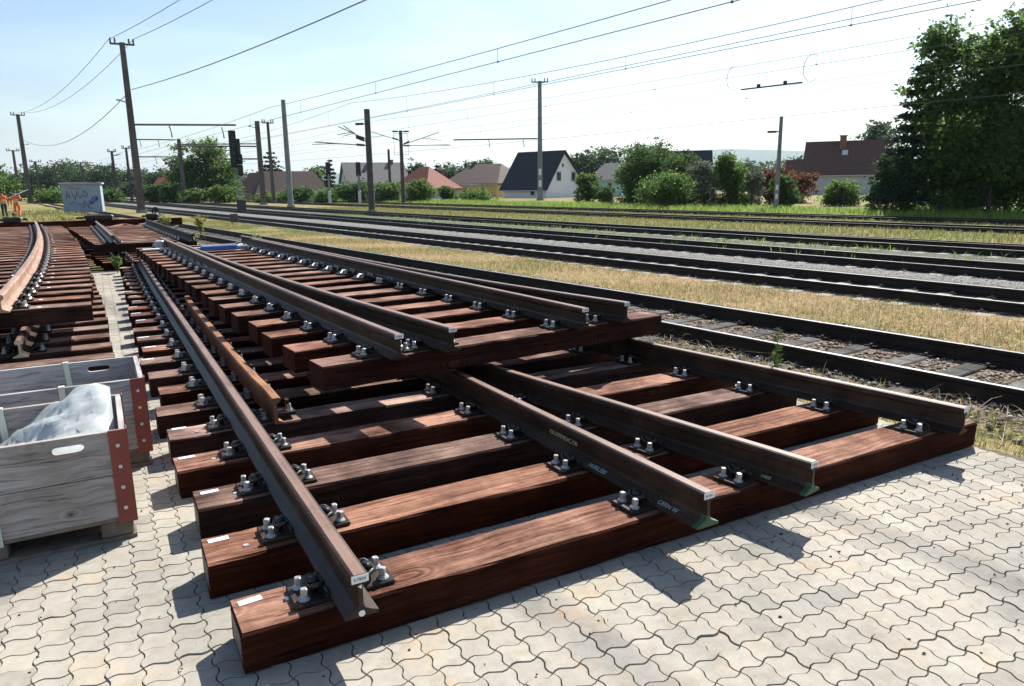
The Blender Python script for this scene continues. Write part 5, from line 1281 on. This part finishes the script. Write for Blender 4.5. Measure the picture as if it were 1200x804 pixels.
lw = ['leftmost tree of the distant wood', 'second tree of the distant wood from the left', 'tree of the distant wood rising left of the hut', 'highest tree of the distant wood, above the hut', 'tree of the distant wood right of the hut', 'tree of the distant wood left of the tallest mast', 'tree of the distant wood just right of the tallest mast', 'rightmost tree of the distant wood']
for i, (u, vt, w) in enumerate(((18, 206, 50), (52, 196, 52), (84, 190, 58), (116, 193, 56), (144, 200, 50), (170, 200, 46), (196, 199, 50), (290, 205, 60))):
    ptree(lw[i], u, vt, w, 215+8*(i % 3), 'leaf_far', 5200, .36, 'tree', .02, 6, 14, .25, group='trees of the distant wood')

# ------------------------------------------------------------------ hills and haze
def m_hill():
    t = NT('forested_hill'); v = t.pos(); return t.set(t.ramp(t.noise(v, .02, 6, .7), [(.35, (.03, .055, .025)), (.65, (.07, .10, .04))]), .95, 0, .1)
MAT['hill'] = m_hill()
def hill(dist, prof, dep=900.):
    V = []; us = np.linspace(-700, 1900, 90)
    for j, (fy, fh) in enumerate(((0, 0), (.25, .55), (.5, 1.), (.75, .8), (1., 0))):
        for u in us:
            hh = np.interp(u, [p[0] for p in prof], [p[1] for p in prof]); b0 = CAM+(HF+HR*((u-600)/FPX))*(dist+fy*dep)
            n = mnoise.noise(Vector((u*.012, j*.7, dist*.01)))*9+mnoise.noise(Vector((u*.05, j, 2.)))*3
            V.append((b0.x, b0.y, -3+max(0, (hh+n*fh)*fh)))
    nn = len(us); Q = [(j*nn+i, j*nn+i+1, (j+1)*nn+i+1, (j+1)*nn+i) for j in range(4) for i in range(nn-1)]
    o = link('hill', npmesh('hill', V, Q, MAT['hill'], True)); tag(o, kind='structure')
hill(6000, [(u_, h_*2.2) for u_, h_ in [(-700, 60), (0, 70), (200, 62), (420, 60), (600, 75), (690, 105), (760, 128), (850, 142), (930, 128), (1000, 122), (1200, 130), (1900, 100)]], 1800.)
hz = MB(); x0_, x1_, y0_, y1_ = -9000, 14000, -4500, 12000
hz.box(((x0_+x1_)/2, (y0_+y1_)/2, 196), (x1_-x0_, y1_-y0_, 400))
t = NT('haze'); t.n.remove(t.b); pv = t.new('VolumePrincipled'); pv.inputs['Color'].default_value = (.70, .85, 1, 1); pv.inputs['Density'].default_value = .000075; pv.inputs['Anisotropy'].default_value = .2
t.ln(pv.outputs[0], t.out.inputs['Volume'])
ho = hz.build('haze', t.m); tag(ho, kind='stuff')

# crumbs, bark and bits of moss lying on the pavers
def pb_():
    while 1:
        x, y = random.uniform(-1.6, 4.4), random.uniform(-1.6, 4.)
        if (x < -.1 or y < -.05) and x < edge_x(y)-.1: return (x, y, .003)
o = stones('debris', 260, pb_, .003, .009, MAT['bark']); tag(o, 'dark crumbs scattered on the pavers', 'debris')
